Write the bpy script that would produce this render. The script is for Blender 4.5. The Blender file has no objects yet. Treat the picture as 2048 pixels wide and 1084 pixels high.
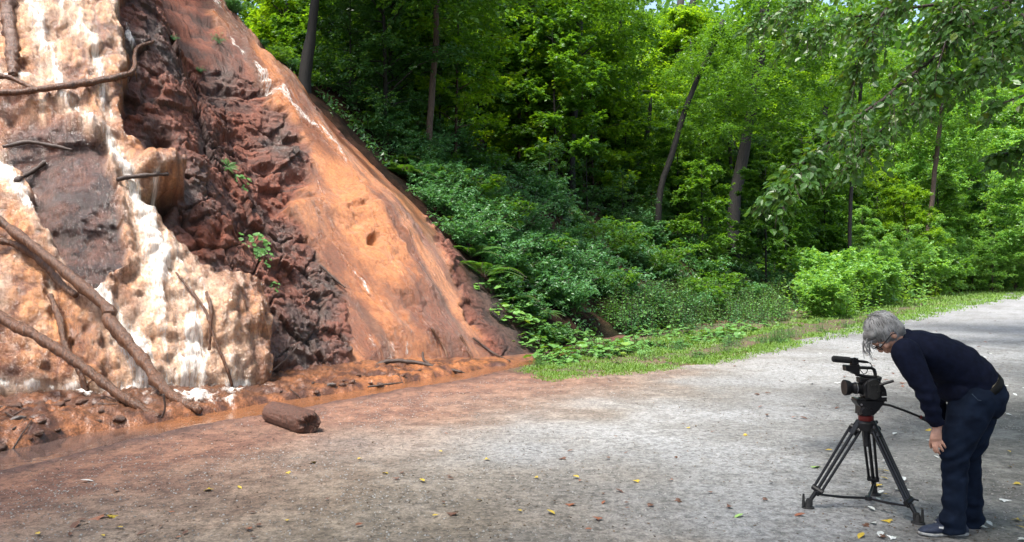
import bpy, bmesh, math, random
import numpy as np
from mathutils import Vector, Matrix
from mathutils.bvhtree import BVHTree

random.seed(7); rng = np.random.default_rng(7)
R = math.radians
C = bpy.context.scene.collection
SC = bpy.context.scene

# ------------------------------------------------------------------ camera, sky, sun, exposure
CAM_Z = 1.63; F = 1607.0                      # focal length in pixels of the 2048 px wide photo
cam_d = bpy.data.cameras.new('camera'); cam = bpy.data.objects.new('camera', cam_d); C.objects.link(cam)
cam.location = (0, 0, CAM_Z); cam.rotation_euler = (R(90), 0, 0)
cam_d.sensor_width = 36; cam_d.lens = 36*F/2048; cam_d.clip_end = 2000; cam_d.clip_start = 0.05
SC.camera = cam
SUN_DIR = Vector((-0.27, -0.34, 0.9)).normalized()
W = bpy.data.worlds.new('World'); SC.world = W; W.use_nodes = True
nt = W.node_tree; bg = nt.nodes['Background']; sky = nt.nodes.new('ShaderNodeTexSky')
sky.sky_type = 'NISHITA'; sky.sun_disc = False
sky.sun_elevation = math.asin(SUN_DIR.z); sky.sun_rotation = math.atan2(SUN_DIR.x, SUN_DIR.y)
sky.air_density = 1.0; sky.dust_density = 4.0; sky.ozone_density = 1.0
nt.links.new(sky.outputs[0], bg.inputs[0]); bg.inputs[1].default_value = 0.15
sl = bpy.data.lights.new('sun', 'SUN'); sl.energy = 3.0; sl.angle = R(12); sl.color = (1, .965, .9)
so = bpy.data.objects.new('sun', sl); C.objects.link(so)
so.rotation_euler = SUN_DIR.to_track_quat('Z', 'Y').to_euler(); so.location = (0, 0, 30)
SC.view_settings.view_transform = 'Standard'; SC.view_settings.look = 'None'
SC.view_settings.exposure = 1.5; SC.view_settings.gamma = 1.0
SC.cycles.max_bounces = 7; SC.cycles.diffuse_bounces = 4; SC.cycles.transmission_bounces = 5
SC.cycles.transparent_max_bounces = 12; SC.cycles.glossy_bounces = 3

def PX(px, py, d):                            # world point seen at a pixel of the photo, d metres ahead
    return np.array([(px-1024)/F*d, d, CAM_Z-(py-542)/F*d])
def GP(px, py, z=0.0):                        # ground point seen at a pixel
    d = (CAM_Z-z)*F/(py-542); return np.array([(px-1024)/F*d, d, z])
def proj(P):
    y = np.maximum(P[..., 1], .5)
    return 1024+P[..., 0]/y*F, 542-(P[..., 2]-CAM_Z)/y*F

# ------------------------------------------------------------------ noise
def _h(ix, iy, iz, s):
    n = (ix.astype(np.int64)*374761393+iy.astype(np.int64)*668265263+iz.astype(np.int64)*2147483647+s*1274126177) & 0xffffffff
    n = ((n ^ (n >> 13))*1274126177) & 0xffffffff
    n = ((n ^ (n >> 15))*2246822519) & 0xffffffff
    n = n ^ (n >> 16)
    return (n & 0xffffff)/float(0xffffff)
def vn(p, s=0):
    f = np.floor(p); t = p-f; t = t*t*(3-2*t); i = f.astype(np.int64)
    r = 0
    for a in (0, 1):
        wa = t[:, 0] if a else 1-t[:, 0]
        for b in (0, 1):
            wb = t[:, 1] if b else 1-t[:, 1]
            for c in (0, 1):
                wc = t[:, 2] if c else 1-t[:, 2]
                r = r+wa*wb*wc*_h(i[:, 0]+a, i[:, 1]+b, i[:, 2]+c, s)
    return r*2-1
def fbm(p, o=4, s=0, g=.5):
    r = 0; a = 1; q = np.array(p, float); tot = 0
    for k in range(o):
        r = r+a*vn(q, s+k*17); tot += a; a *= g; q = q*2.03+11.7
    return r/tot
def ridge(p, o=4, s=0):
    r = 0; a = 1; q = np.array(p, float); tot = 0
    for k in range(o):
        r = r+a*(1-2*np.abs(vn(q, s+k*31))); tot += a; a *= .5; q = q*2.1+5.3
    return r/tot
def worley(p, s=0):
    f = np.floor(p); i = f.astype(np.int64); f1 = np.full(len(p), 9.); f2 = np.full(len(p), 9.); idc = np.zeros(len(p))
    for a in (-1, 0, 1):
        for b in (-1, 0, 1):
            for c in (-1, 0, 1):
                x, y, z = i[:, 0]+a, i[:, 1]+b, i[:, 2]+c
                q = np.stack([x+_h(x, y, z, s), y+_h(x, y, z, s+1), z+_h(x, y, z, s+2)], 1)
                d = np.sqrt(((q-p)**2).sum(1)); nw = d < f1
                f2 = np.where(nw, f1, np.minimum(f2, d)); f1 = np.where(nw, d, f1)
                idc = np.where(nw, _h(x, y, z, s+3), idc)
    return f1, f2, idc
def ss(a, b, x):
    t = np.clip((x-a)/(b-a), 0, 1); return t*t*(3-2*t)
def lerp(a, b, t): return a+(b-a)*t
def poly_sd(X, Y, poly):                      # signed distance, positive inside
    ins = np.zeros(X.shape, bool); dm = np.full(X.shape, 1e9); n = len(poly)
    for k in range(n):
        x0, y0 = poly[k]; x1, y1 = poly[(k+1) % n]
        dx, dy = x1-x0, y1-y0
        t = np.clip(((X-x0)*dx+(Y-y0)*dy)/(dx*dx+dy*dy+1e-12), 0, 1)
        dm = np.minimum(dm, (X-x0-t*dx)**2+(Y-y0-t*dy)**2)
        if y0 != y1:
            ins ^= ((y0 > Y) != (y1 > Y)) & (X < (x1-x0)*(Y-y0)/(y1-y0)+x0)
    return np.where(ins, 1, -1)*np.sqrt(dm)
def line_d(X, Y, pts):                        # distance to polyline and interpolated third value
    dm = np.full(X.shape, 1e9); wv = np.zeros(X.shape)
    for k in range(len(pts)-1):
        x0, y0, w0 = pts[k]; x1, y1, w1 = pts[k+1]; dx, dy = x1-x0, y1-y0
        t = np.clip(((X-x0)*dx+(Y-y0)*dy)/(dx*dx+dy*dy), 0, 1)
        d = np.sqrt((X-x0-t*dx)**2+(Y-y0-t*dy)**2); m = d < dm
        dm = np.where(m, d, dm); wv = np.where(m, w0+(w1-w0)*t, wv)
    return dm, wv

# ------------------------------------------------------------------ object helpers
def tag(o, label=None, cat=None, group=None, kind=None):
    if label: o['label'] = label
    if cat: o['category'] = cat
    if group: o['group'] = group
    if kind: o['kind'] = kind
    return o
def empty(name, loc=(0, 0, 0), **k):
    o = bpy.data.objects.new(name, None); C.objects.link(o); o.location = loc; o.empty_display_size = .1
    return tag(o, **k)
def npmesh(name, V, Fc, mat, parent=None, smooth=True, attrs=None, origin=None):
    V = np.asarray(V, np.float32); me = bpy.data.meshes.new(name)
    if isinstance(Fc, np.ndarray): Fl = [Fc]
    else: Fl = Fc
    nl = sum(f.size for f in Fl); npg = sum(len(f) for f in Fl)
    if origin is not None: V = V-np.array(origin, np.float32)
    me.vertices.add(len(V)); me.vertices.foreach_set('co', V.ravel())
    me.loops.add(nl); me.polygons.add(npg)
    me.loops.foreach_set('vertex_index', np.concatenate([f.ravel() for f in Fl]).astype(np.int32))
    tot = np.concatenate([np.full(len(f), f.shape[1]) for f in Fl]).astype(np.int32)
    st = np.concatenate([[0], np.cumsum(tot)[:-1]]).astype(np.int32)
    me.polygons.foreach_set('loop_start', st)
    me.polygons.foreach_set('use_smooth', np.full(npg, smooth))
    for k, a in (attrs or {}).items():
        a = np.asarray(a, np.float32)
        if a.ndim == 1:
            t = me.attributes.new(k, 'FLOAT', 'POINT'); t.data.foreach_set('value', a)
        elif a.shape[1] == 3:
            t = me.attributes.new(k, 'FLOAT_VECTOR', 'POINT'); t.data.foreach_set('vector', a.ravel())
    me.update(calc_edges=True)
    if mat: me.materials.append(mat)
    o = bpy.data.objects.new(name, me); C.objects.link(o)
    if origin is not None: o.location = origin
    if parent: o.parent = parent
    return o
class MB:                                      # collects simple shapes into ONE mesh
    def __init__(s): s.V = []; s.F = []; s.n = 0
    def add(s, V, Fs):
        V = np.asarray(V, float); s.V.append(V)
        for f in Fs: s.F.append([i+s.n for i in f])
        s.n += len(V)
    def box(s, c, size, rot=None, bev=0.0):
        bm = bmesh.new(); bmesh.ops.create_cube(bm, size=1)
        for v in bm.verts: v.co = Vector((v.co.x*size[0], v.co.y*size[1], v.co.z*size[2]))
        if bev: bmesh.ops.bevel(bm, geom=bm.edges[:], offset=bev, segments=2, affect='EDGES', profile=.6)
        M = Matrix.Translation(Vector(c)) @ (rot.to_4x4() if rot else Matrix())
        bm.transform(M); bm.verts.index_update()
        s.add([v.co[:] for v in bm.verts], [[v.index for v in f.verts] for f in bm.faces]); bm.free()
    def tube(s, pts, rad, n=8, cap=True, ell=None, jit=0.0, lat=None):
        pts = [Vector(p) for p in pts]
        if not hasattr(rad, '__len__'): rad = [rad]*len(pts)
        V = []; N = len(pts); prev = None
        for k, p in enumerate(pts):
            t = (pts[min(k+1, N-1)]-pts[max(k-1, 0)]).normalized()
            ref = Vector(lat) if lat else (prev if prev else (Vector((0, 0, 1)) if abs(t.z) < .9 else Vector((1, 0, 0))))
            a = (ref-t*ref.dot(t)).normalized(); b = t.cross(a)
            if not lat: prev = a
            r = rad[k]; ra, rb = (r if hasattr(r, '__len__') else (r, r))
            for i in range(n):
                th = 2*math.pi*i/n; j = 1+jit*(random.random()-.5)
                V.append(p+(a*math.cos(th)*ra+b*math.sin(th)*rb)*j)
        Fs = [[k*n+i, k*n+(i+1) % n, (k+1)*n+(i+1) % n, (k+1)*n+i] for k in range(N-1) for i in range(n)]
        if cap: Fs += [list(range(n))[::-1], [(N-1)*n+i for i in range(n)]]
        s.add([v[:] for v in V], Fs)
    def ball(s, c, r, rot=None, seg=16, rings=10):
        if not hasattr(r, '__len__'): r = (r, r, r)
        V = [(0, 0, r[2])]
        for i in range(1, rings):
            ph = math.pi*i/rings
            for j in range(seg):
                th = 2*math.pi*j/seg
                V.append((r[0]*math.sin(ph)*math.cos(th), r[1]*math.sin(ph)*math.sin(th), r[2]*math.cos(ph)))
        V.append((0, 0, -r[2])); Fs = []
        for j in range(seg): Fs.append([0, 1+j, 1+(j+1) % seg])
        for i in range(rings-2):
            for j in range(seg):
                a = 1+i*seg; Fs.append([a+j, a+seg+j, a+seg+(j+1) % seg, a+(j+1) % seg])
        L = len(V)-1; a = 1+(rings-2)*seg
        for j in range(seg): Fs.append([L, a+(j+1) % seg, a+j])
        V = np.array(V)
        if rot is not None: V = V @ np.array(rot).T
        s.add(V+np.array(c), Fs)
    def build(s, name, mat, parent=None, smooth=True, origin=None):
        me = bpy.data.meshes.new(name); V = np.concatenate(s.V)
        if origin is not None: V = V-np.array(origin)
        me.from_pydata(V.tolist(), [], s.F); me.update()
        me.polygons.foreach_set('use_smooth', [smooth]*len(me.polygons))
        if mat: me.materials.append(mat)
        o = bpy.data.objects.new(name, me); C.objects.link(o)
        if origin is not None: o.location = origin
        if parent: o.parent = parent
        return o
def sharp(o, ang=35):
    bm = bmesh.new(); bm.from_mesh(o.data)
    for e in bm.edges:
        if len(e.link_faces) == 2 and e.calc_face_angle(0) > R(ang): e.smooth = False
    bm.to_mesh(o.data); bm.free(); return o
def copy_tree(o, parent=None):
    c = o.copy(); C.objects.link(c)
    if parent: c.parent = parent
    for ch in [x for x in o.children]: copy_tree(ch, c)
    return c
def spline(P, n):                              # Catmull-Rom through the points
    P = np.array(P, float); P = np.vstack([2*P[0]-P[1], P, 2*P[-1]-P[-2]]); m = len(P)-3
    u = np.linspace(0, m-1e-6, n); k = u.astype(int); t = (u-k)[:, None]
    a, b, c, d = P[k], P[k+1], P[k+2], P[k+3]
    return .5*(2*b+(c-a)*t+(2*a-5*b+4*c-d)*t*t+(-a+3*b-3*c+d)*t**3)

# ------------------------------------------------------------------ materials
def mat_new(name):
    m = bpy.data.materials.new(name); m.use_nodes = True; return m, m.node_tree, m.node_tree.nodes['Principled BSDF']
def N(nt, typ, **k):
    n = nt.nodes.new(typ)
    for a, b in k.items():
        if a.startswith('_'): setattr(n, a[1:], b)
        else: n.inputs[a.replace('__', ' ')].default_value = b
    return n
def ramp(nt, fac, stops):
    r = nt.nodes.new('ShaderNodeValToRGB'); e = r.color_ramp.elements
    while len(e) < len(stops): e.new(.5)
    for k, (p, c) in enumerate(stops):
        e[k].position = p; e[k].color = (*c, 1) if len(c) == 3 else c
    nt.links.new(fac, r.inputs[0]); return r
def simple(name, col, rough=.5, metal=0, noise=0, scale=60, bump=0, spec=.5, col2=None, coat=0):
    m, nt, b = mat_new(name); b.inputs['Base Color'].default_value = (*col, 1)
    b.inputs['Roughness'].default_value = rough; b.inputs['Metallic'].default_value = metal
    b.inputs['Specular IOR Level'].default_value = spec; b.inputs['Coat Weight'].default_value = coat
    tc = nt.nodes.new('ShaderNodeTexCoord')
    nz = N(nt, 'ShaderNodeTexNoise', Scale=scale, Detail=5.0); nt.links.new(tc.outputs['Object'], nz.inputs[0])
    if noise or col2:
        c2 = col2 or tuple(max(0, c*(1-noise)) for c in col); c1 = col if col2 else tuple(c*(1+noise) for c in col)
        r = ramp(nt, nz.outputs[0], [(.35, c2), (.65, c1)]); nt.links.new(r.outputs[0], b.inputs['Base Color'])
    if bump:
        bp = N(nt, 'ShaderNodeBump', Strength=bump, Distance=.01); nt.links.new(nz.outputs[0], bp.inputs['Height'])
        nt.links.new(bp.outputs[0], b.inputs['Normal'])
    return m
def leaf_mat(name, c_dark, c_light, trans=.45, rough=.38, tcol=None, spec=.5):
    m, nt, b = mat_new(name); out = nt.nodes['Material Output']
    at = nt.nodes.new('ShaderNodeAttribute'); at.attribute_name = 'v'
    oi = nt.nodes.new('ShaderNodeObjectInfo')
    mx = N(nt, 'ShaderNodeMath', _operation='MULTIPLY_ADD'); mx.inputs[1].default_value = .7
    nt.links.new(at.outputs['Fac'], mx.inputs[0])
    m2 = N(nt, 'ShaderNodeMath', _operation='MULTIPLY'); m2.inputs[1].default_value = .3
    nt.links.new(oi.outputs['Random'], m2.inputs[0]); nt.links.new(m2.outputs[0], mx.inputs[2])
    r = ramp(nt, mx.outputs[0], [(0, c_dark), (.93, c_light), (.985, (c_light[0]*1.7, c_light[1]*1.1, c_light[2]*.6))])
    nt.links.new(r.outputs[0], b.inputs['Base Color']); b.inputs['Roughness'].default_value = rough
    b.inputs['Specular IOR Level'].default_value = spec
    tr = nt.nodes.new('ShaderNodeBsdfTranslucent')
    mc = N(nt, 'ShaderNodeMix', _data_type='RGBA', _blend_type='MULTIPLY'); mc.inputs[0].default_value = 1
    nt.links.new(r.outputs[0], mc.inputs[6]); mc.inputs[7].default_value = (*(tcol or (1.9, 1.6, .45)), 1)
    nt.links.new(mc.outputs[2], tr.inputs[0])
    ms = nt.nodes.new('ShaderNodeMixShader'); ms.inputs[0].default_value = trans
    nt.links.new(b.outputs[0], ms.inputs[1]); nt.links.new(tr.outputs[0], ms.inputs[2]); nt.links.new(ms.outputs[0], out.inputs[0])
    return m
def bark_mat(name, c1, c2, scale=9, rough=.8, bump=.6):
    m, nt, b = mat_new(name); tc = nt.nodes.new('ShaderNodeTexCoord'); mp = nt.nodes.new('ShaderNodeMapping')
    mp.inputs['Scale'].default_value = (scale, scale, scale*.25); nt.links.new(tc.outputs['Object'], mp.inputs[0])
    nz = N(nt, 'ShaderNodeTexNoise', Scale=3.0, Detail=8.0, Roughness=.65); nt.links.new(mp.outputs[0], nz.inputs[0])
    r = ramp(nt, nz.outputs[0], [(.3, c2), (.7, c1)]); nt.links.new(r.outputs[0], b.inputs['Base Color'])
    b.inputs['Roughness'].default_value = rough
    bp = N(nt, 'ShaderNodeBump', Strength=bump, Distance=.03); nt.links.new(nz.outputs[0], bp.inputs['Height']); nt.links.new(bp.outputs[0], b.inputs['Normal'])
    return m
M = {}
M['leaf_maple'] = leaf_mat('maple_leaf', (.04, .12, .018), (.11, .25, .025), .5)
M['leaf_sunlit'] = leaf_mat('painted_sunlit_leaf', (.085, .20, .015), (.22, .38, .03), .6, tcol=(1.7, 1.5, .35))  # yellower copy of the maple leaf, sunlight put into its colour
M['leaf_sunlit_pale'] = leaf_mat('sunlit_pale_leaf', (.09, .23, .04), (.21, .42, .10), .45)  # lighter green, sunlit glow at the bend put into the leaf colour
M['leaf_dark'] = leaf_mat('dark_leaf', (.03, .10, .03), (.065, .17, .045), .35, .35)
M['leaf_shrub'] = leaf_mat('shrub_leaf', (.045, .14, .05), (.10, .25, .085), .35, .4, tcol=(1.5, 1.5, .6))
M['leaf_beech'] = leaf_mat('beech_leaf', (.04, .11, .025), (.08, .19, .04), .4, .36, spec=.5)
M['leaf_colt'] = leaf_mat('coltsfoot_leaf', (.05, .15, .03), (.11, .25, .05), .25, .5)
M['fern'] = leaf_mat('fern_frond', (.045, .13, .025), (.09, .22, .04), .35, .5)
M['grass'] = leaf_mat('grass_blade', (.07, .16, .02), (.17, .30, .05), .35, .5)
M['bark'] = bark_mat('dark_bark', (.014, .012, .010), (.004, .0035, .003))
M['bark_brown'] = bark_mat('brown_bark', (.09, .06, .042), (.03, .02, .015))
M['wet_wood'] = bark_mat('muddy_wood', (.15, .065, .032), (.035, .018, .012), 12, .25, 1.0)
M['dark_twig'] = bark_mat('dark_twig', (.06, .035, .025), (.02, .012, .01), 20, .5)

def ground_mat(name, speck=1.0, rough=.85, fine=55.0, bump=.5):
    m, nt, b = mat_new(name); at = nt.nodes.new('ShaderNodeAttribute'); at.attribute_name = 'col'
    tc = nt.nodes.new('ShaderNodeTexCoord')
    nz = N(nt, 'ShaderNodeTexNoise', Scale=fine, Detail=6.0, Roughness=.7); nt.links.new(tc.outputs['Object'], nz.inputs[0])
    n2 = N(nt, 'ShaderNodeTexNoise', Scale=16.0, Detail=6.0, Roughness=.75); nt.links.new(tc.outputs['Object'], n2.inputs[0])
    vo = N(nt, 'ShaderNodeTexVoronoi', Scale=38.0); nt.links.new(tc.outputs['Object'], vo.inputs[0])
    r1 = ramp(nt, nz.outputs[0], [(.3, (1-.55*speck,)*3), (.7, (1+.35*speck,)*3)])
    r2 = ramp(nt, n2.outputs[0], [(.38, (1-.5*speck,)*3), (.56, (1+.2*speck,)*3)])
    m1 = N(nt, 'ShaderNodeMix', _data_type='RGBA', _blend_type='MULTIPLY'); m1.inputs[0].default_value = 1
    nt.links.new(at.outputs['Color'], m1.inputs[6]); nt.links.new(r1.outputs[0], m1.inputs[7])
    m2 = N(nt, 'ShaderNodeMix', _data_type='RGBA', _blend_type='MULTIPLY'); m2.inputs[0].default_value = 1
    nt.links.new(m1.outputs[2], m2.inputs[6]); nt.links.new(r2.outputs[0], m2.inputs[7])
    nt.links.new(m2.outputs[2], b.inputs['Base Color'])
    wa = nt.nodes.new('ShaderNodeAttribute'); wa.attribute_name = 'wet'
    rr = N(nt, 'ShaderNodeMapRange'); nt.links.new(wa.outputs['Fac'], rr.inputs[0]); rr.inputs[3].default_value = rough; rr.inputs[4].default_value = .22
    nt.links.new(rr.outputs[0], b.inputs['Roughness'])
    ad = N(nt, 'ShaderNodeMath', _operation='ADD'); nt.links.new(nz.outputs[0], ad.inputs[0]); nt.links.new(vo.outputs[0], ad.inputs[1])
    bp = N(nt, 'ShaderNodeBump', Strength=bump, Distance=.012); nt.links.new(ad.outputs[0], bp.inputs['Height']); nt.links.new(bp.outputs[0], b.inputs['Normal'])
    return m
M['ground'] = ground_mat('ground_soil', .9)
M['road'] = ground_mat('gravel', .95)
M['hill'] = ground_mat('hill_soil', .9, .95, 25, .8); M['hill'].node_tree.nodes['Principled BSDF'].inputs['Specular IOR Level'].default_value = .08

def cliff_mat():
    m, nt, b = mat_new('wet_travertine'); at = nt.nodes.new('ShaderNodeAttribute'); at.attribute_name = 'col'
    fl = nt.nodes.new('ShaderNodeAttribute'); fl.attribute_name = 'flow'
    tc = nt.nodes.new('ShaderNodeTexCoord')
    mp = nt.nodes.new('ShaderNodeMapping'); mp.inputs['Scale'].default_value = (9, 2.2, 1); nt.links.new(fl.outputs['Vector'], mp.inputs[0])
    st = N(nt, 'ShaderNodeTexNoise', Scale=2.0, Detail=6.0, Roughness=.6, Distortion=.6); nt.links.new(mp.outputs[0], st.inputs[0])
    nz = N(nt, 'ShaderNodeTexNoise', Scale=22.0, Detail=7.0, Roughness=.68); nt.links.new(tc.outputs['Object'], nz.inputs[0])
    ms = nt.nodes.new('ShaderNodeAttribute'); ms.attribute_name = 'rocky'
    r1 = ramp(nt, nz.outputs[0], [(.3, (.62, .58, .56)), (.68, (1.3, 1.3, 1.3))])
    r2 = ramp(nt, st.outputs[0], [(.3, (.66, .56, .5)), (.62, (1.18, 1.2, 1.22))])
    m1 = N(nt, 'ShaderNodeMix', _data_type='RGBA', _blend_type='MULTIPLY'); m1.inputs[0].default_value = 1
    nt.links.new(at.outputs['Color'], m1.inputs[6]); nt.links.new(r1.outputs[0], m1.inputs[7])
    iv = N(nt, 'ShaderNodeMath', _operation='SUBTRACT'); iv.inputs[0].default_value = 1; nt.links.new(ms.outputs['Fac'], iv.inputs[1])
    m2 = N(nt, 'ShaderNodeMix', _data_type='RGBA', _blend_type='MULTIPLY'); nt.links.new(iv.outputs[0], m2.inputs[0])
    nt.links.new(m1.outputs[2], m2.inputs[6]); nt.links.new(r2.outputs[0], m2.inputs[7])
    nt.links.new(m2.outputs[2], b.inputs['Base Color'])
    wa = nt.nodes.new('ShaderNodeAttribute'); wa.attribute_name = 'wet'
    rr = N(nt, 'ShaderNodeMapRange'); nt.links.new(wa.outputs['Fac'], rr.inputs[0]); rr.inputs[3].default_value = .75; rr.inputs[4].default_value = .16
    nt.links.new(rr.outputs[0], b.inputs['Roughness']); b.inputs['Specular IOR Level'].default_value = .6
    mp2 = nt.nodes.new('ShaderNodeMapping'); mp2.inputs['Scale'].default_value = (34, 13, 1); nt.links.new(fl.outputs['Vector'], mp2.inputs[0])
    fn = N(nt, 'ShaderNodeTexNoise', Scale=1.0, Detail=5.0, Roughness=.7, Distortion=.8); nt.links.new(mp2.outputs[0], fn.inputs[0])
    a0 = N(nt, 'ShaderNodeMath', _operation='MULTIPLY_ADD'); nt.links.new(fn.outputs[0], a0.inputs[0]); a0.inputs[1].default_value = .7; nt.links.new(nz.outputs[0], a0.inputs[2])
    ad = N(nt, 'ShaderNodeMath', _operation='MULTIPLY_ADD'); nt.links.new(st.outputs[0], ad.inputs[0]); ad.inputs[1].default_value = .9; nt.links.new(a0.outputs[0], ad.inputs[2])
    cw = N(nt, 'ShaderNodeMath', _operation='MULTIPLY'); nt.links.new(wa.outputs['Fac'], cw.inputs[0]); cw.inputs[1].default_value = .7; nt.links.new(cw.outputs[0], b.inputs['Coat Weight']); b.inputs['Coat Roughness'].default_value = .1
    bp = N(nt, 'ShaderNodeBump', Strength=.85, Distance=.05); nt.links.new(ad.outputs[0], bp.inputs['Height']); nt.links.new(bp.outputs[0], b.inputs['Normal']); nt.links.new(bp.outputs[0], b.inputs['Coat Normal'])
    return m
M['cliff'] = cliff_mat()
def foam_mat():
    m, nt, b = mat_new('white_water'); out = nt.nodes['Material Output']
    fl = nt.nodes.new('ShaderNodeAttribute'); fl.attribute_name = 'flow'; fa = nt.nodes.new('ShaderNodeAttribute'); fa.attribute_name = 'foam'
    mp = nt.nodes.new('ShaderNodeMapping'); mp.inputs['Scale'].default_value = (34, 9, 1); nt.links.new(fl.outputs['Vector'], mp.inputs[0])
    st = N(nt, 'ShaderNodeTexNoise', Scale=1.0, Detail=7.0, Roughness=.7, Distortion=.4); nt.links.new(mp.outputs[0], st.inputs[0])
    ad = N(nt, 'ShaderNodeMath', _operation='ADD'); nt.links.new(st.outputs[0], ad.inputs[0]); nt.links.new(fa.outputs['Fac'], ad.inputs[1])
    rr = N(nt, 'ShaderNodeMapRange'); nt.links.new(ad.outputs[0], rr.inputs[0]); rr.inputs[1].default_value = .86; rr.inputs[2].default_value = 1.16; rr.inputs[4].default_value = .93
    b.inputs['Base Color'].default_value = (.86, .80, .74, 1); b.inputs['Roughness'].default_value = .3
    bp = N(nt, 'ShaderNodeBump', Strength=.8, Distance=.04); nt.links.new(st.outputs[0], bp.inputs['Height']); nt.links.new(bp.outputs[0], b.inputs['Normal'])
    nt.links.new(rr.outputs[0], b.inputs['Alpha'])
    return m
M['foam'] = foam_mat()
def water_mat():
    m, nt, b = mat_new('muddy_water'); at = nt.nodes.new('ShaderNodeAttribute'); at.attribute_name = 'col'
    nt.links.new(at.outputs['Color'], b.inputs['Base Color']); b.inputs['Roughness'].default_value = .06
    tc = nt.nodes.new('ShaderNodeTexCoord'); nz = N(nt, 'ShaderNodeTexNoise', Scale=9.0, Detail=4.0); nt.links.new(tc.outputs['Object'], nz.inputs[0])
    wa = nt.nodes.new('ShaderNodeAttribute'); wa.attribute_name = 'wet'
    bp = N(nt, 'ShaderNodeBump', Distance=.02); nt.links.new(wa.outputs['Fac'], bp.inputs['Strength']); nt.links.new(nz.outputs[0], bp.inputs['Height']); nt.links.new(bp.outputs[0], b.inputs['Normal'])
    return m
M['water'] = water_mat()

# ------------------------------------------------------------------ terrain
# toe of the hill: x, y, uphill direction, slope angle
TOE = [(-16, 2.0, -.45, .89, 55, 9), (-9.5, 8.0, -.5, .87, 57, 9), (-6.5, 10.0, -.55, .83, 60, 9), (-4.9, 10.35, -.55, .83, 60, 9),
       (-3.7, 11.1, -.62, .78, 56, 9), (-3.1, 12.6, -.74, .67, 52, 9), (-2.5, 14.0, -.8, .6, 48, 9), (-1.3, 14.9, -.82, .57, 47, 9),
       (-.2, 15.4, -.87, .5, 46, 9), (.6, 16.3, -.9, .43, 43, 8), (1.9, 19.0, -.88, .47, 40, 7), (5.2, 24.5, -.86, .5, 37, 5.5),
       (11, 33, -.8, .6, 30, 4), (20, 46, -.75, .66, 26, 4), (36, 64, -.7, .7, 24, 5), (70, 92, -.6, .8, 24, 6), (130, 130, -.5, .87, 24, 6)]
T = np.array(TOE, float)
seg = np.sqrt(((T[1:, :2]-T[:-1, :2])**2).sum(1)); TS = np.concatenate([[0], np.cumsum(seg)])
def toe_at(s):
    u = np.interp(s, TS, np.arange(len(T))); k = np.clip(u.astype(int), 0, len(T)-2); t = (u-k)[:, None]
    P = np.vstack([2*T[0]-T[1], T, 2*T[-1]-T[-2]])
    a, b, c, d = P[k], P[k+1], P[k+2], P[k+3]
    return .5*(2*b+(c-a)*t+(2*a-5*b+4*c-d)*t*t+(-a+3*b-3*c+d)*t**3)
def hill(s, t):                                # s along the toe, t metres up the slope surface
    q = toe_at(s); u = q[:, 2:4]/np.linalg.norm(q[:, 2:4], axis=1, keepdims=True)
    a = np.radians(q[:, 4]); z1 = q[:, 5]; t1 = z1/np.sin(a)
    tb = np.minimum(t, t1); te = np.maximum(t-t1, 0); a2 = np.radians(np.where(q[:, 4] > 41, 28, 17))
    tt = np.maximum(tb, -.6)
    h = tt*np.cos(a)+te*np.cos(a2); z = tt*np.sin(a)+te*np.sin(a2)-.05
    P = np.stack([q[:, 0]+u[:, 0]*h, q[:, 1]+u[:, 1]*h, z], 1)
    Nn = np.stack([-u[:, 0]*np.sin(a), -u[:, 1]*np.sin(a), np.cos(a)], 1)
    return P, Nn
def grid_faces(nr, nc):
    i = np.arange(nr-1)[:, None]*nc+np.arange(nc-1)[None]; i = i.ravel()
    return np.stack([i, i+1, i+nc+1, i+nc], 1)

E = [(-13, -4), (-8, 1.0), (-5.2, 5.0), (-4.2, 6.6), (-3.94, 7.24), (-3.5, 8.18), (-3.0, 8.95), (-2.44, 9.75), (-1.76, 10.7), (-.92, 11.95), (.31, 14.0), (.95, 15.6), (2.0, 18.0), (4.6, 22.4), (10.3, 31.3), (19.3, 44.5), (35, 62.5), (69, 90.5), (130, 128)]
G = [(.05, 12.9), (.5, 12.55), (1.38, 12.75), (3.18, 14.0), (5.5, 17.3), (11.6, 26), (19.8, 37), (41, 66), (75, 90), (130, 122)]
ROADP = [(-14, -4.2), (-8.2, .8), (-5.35, 4.9), (-4.32, 6.5), (-4.0, 7.2), (-3.6, 8.1), (-3.05, 8.87), (-2.5, 9.65), (-1.8, 10.6), (-.95, 11.85), (-.2, 12.9)]+G+[(135, 60), (12, -6), (0, -12), (-10, -12)]
HILLP = E+[(130, 300), (-200, 300), (-200, -4)]
def ditch(X, Y):
    e = poly_sd(X, Y, HILLP)                   # >0 on the hill side of the near shore
    return e
def gheight(X, Y):
    e = ditch(X, Y); p = np.stack([X, Y, np.zeros_like(X)], 1)
    n = fbm(p*2.3, 3, 5); n2 = fbm(p*7, 3, 9); big = fbm(p*.5, 2, 3)
    e2 = e+n*.10+n2*.04
    w = np.interp(Y, [5, 8, 9, 10.4, 12, 14, 15.5, 18, 24], [.9, .8, .72, .75, .55, .5, .4, .3, .25])
    z = big*.02*ss(4, 0, np.abs(e))
    ch = ss(-.12, .06, e2)*ss(w+.12, w-.08, e2)*ss(30, 20, Y)
    z = z-.15*ch
    bank = ss(w-.05, w+.35, e2)*ss(16, 13, Y)
    z = z+bank*(.04+.06*n+.05*n2+.05*ridge(p*6, 4, 8)+.03*ridge(p*17, 3, 12))
    mb = bank*ss(-3.2, -4.5, X); z = z+mb*.06
    lip = np.exp(-((e2+.14)/.09)**2)*ss(16, 13, Y); z = z+lip*(.012+.02*n2)
    far = ss(18, 60, Y); z = z+far*0.0
    return z, e, e2, ch, bank
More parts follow.
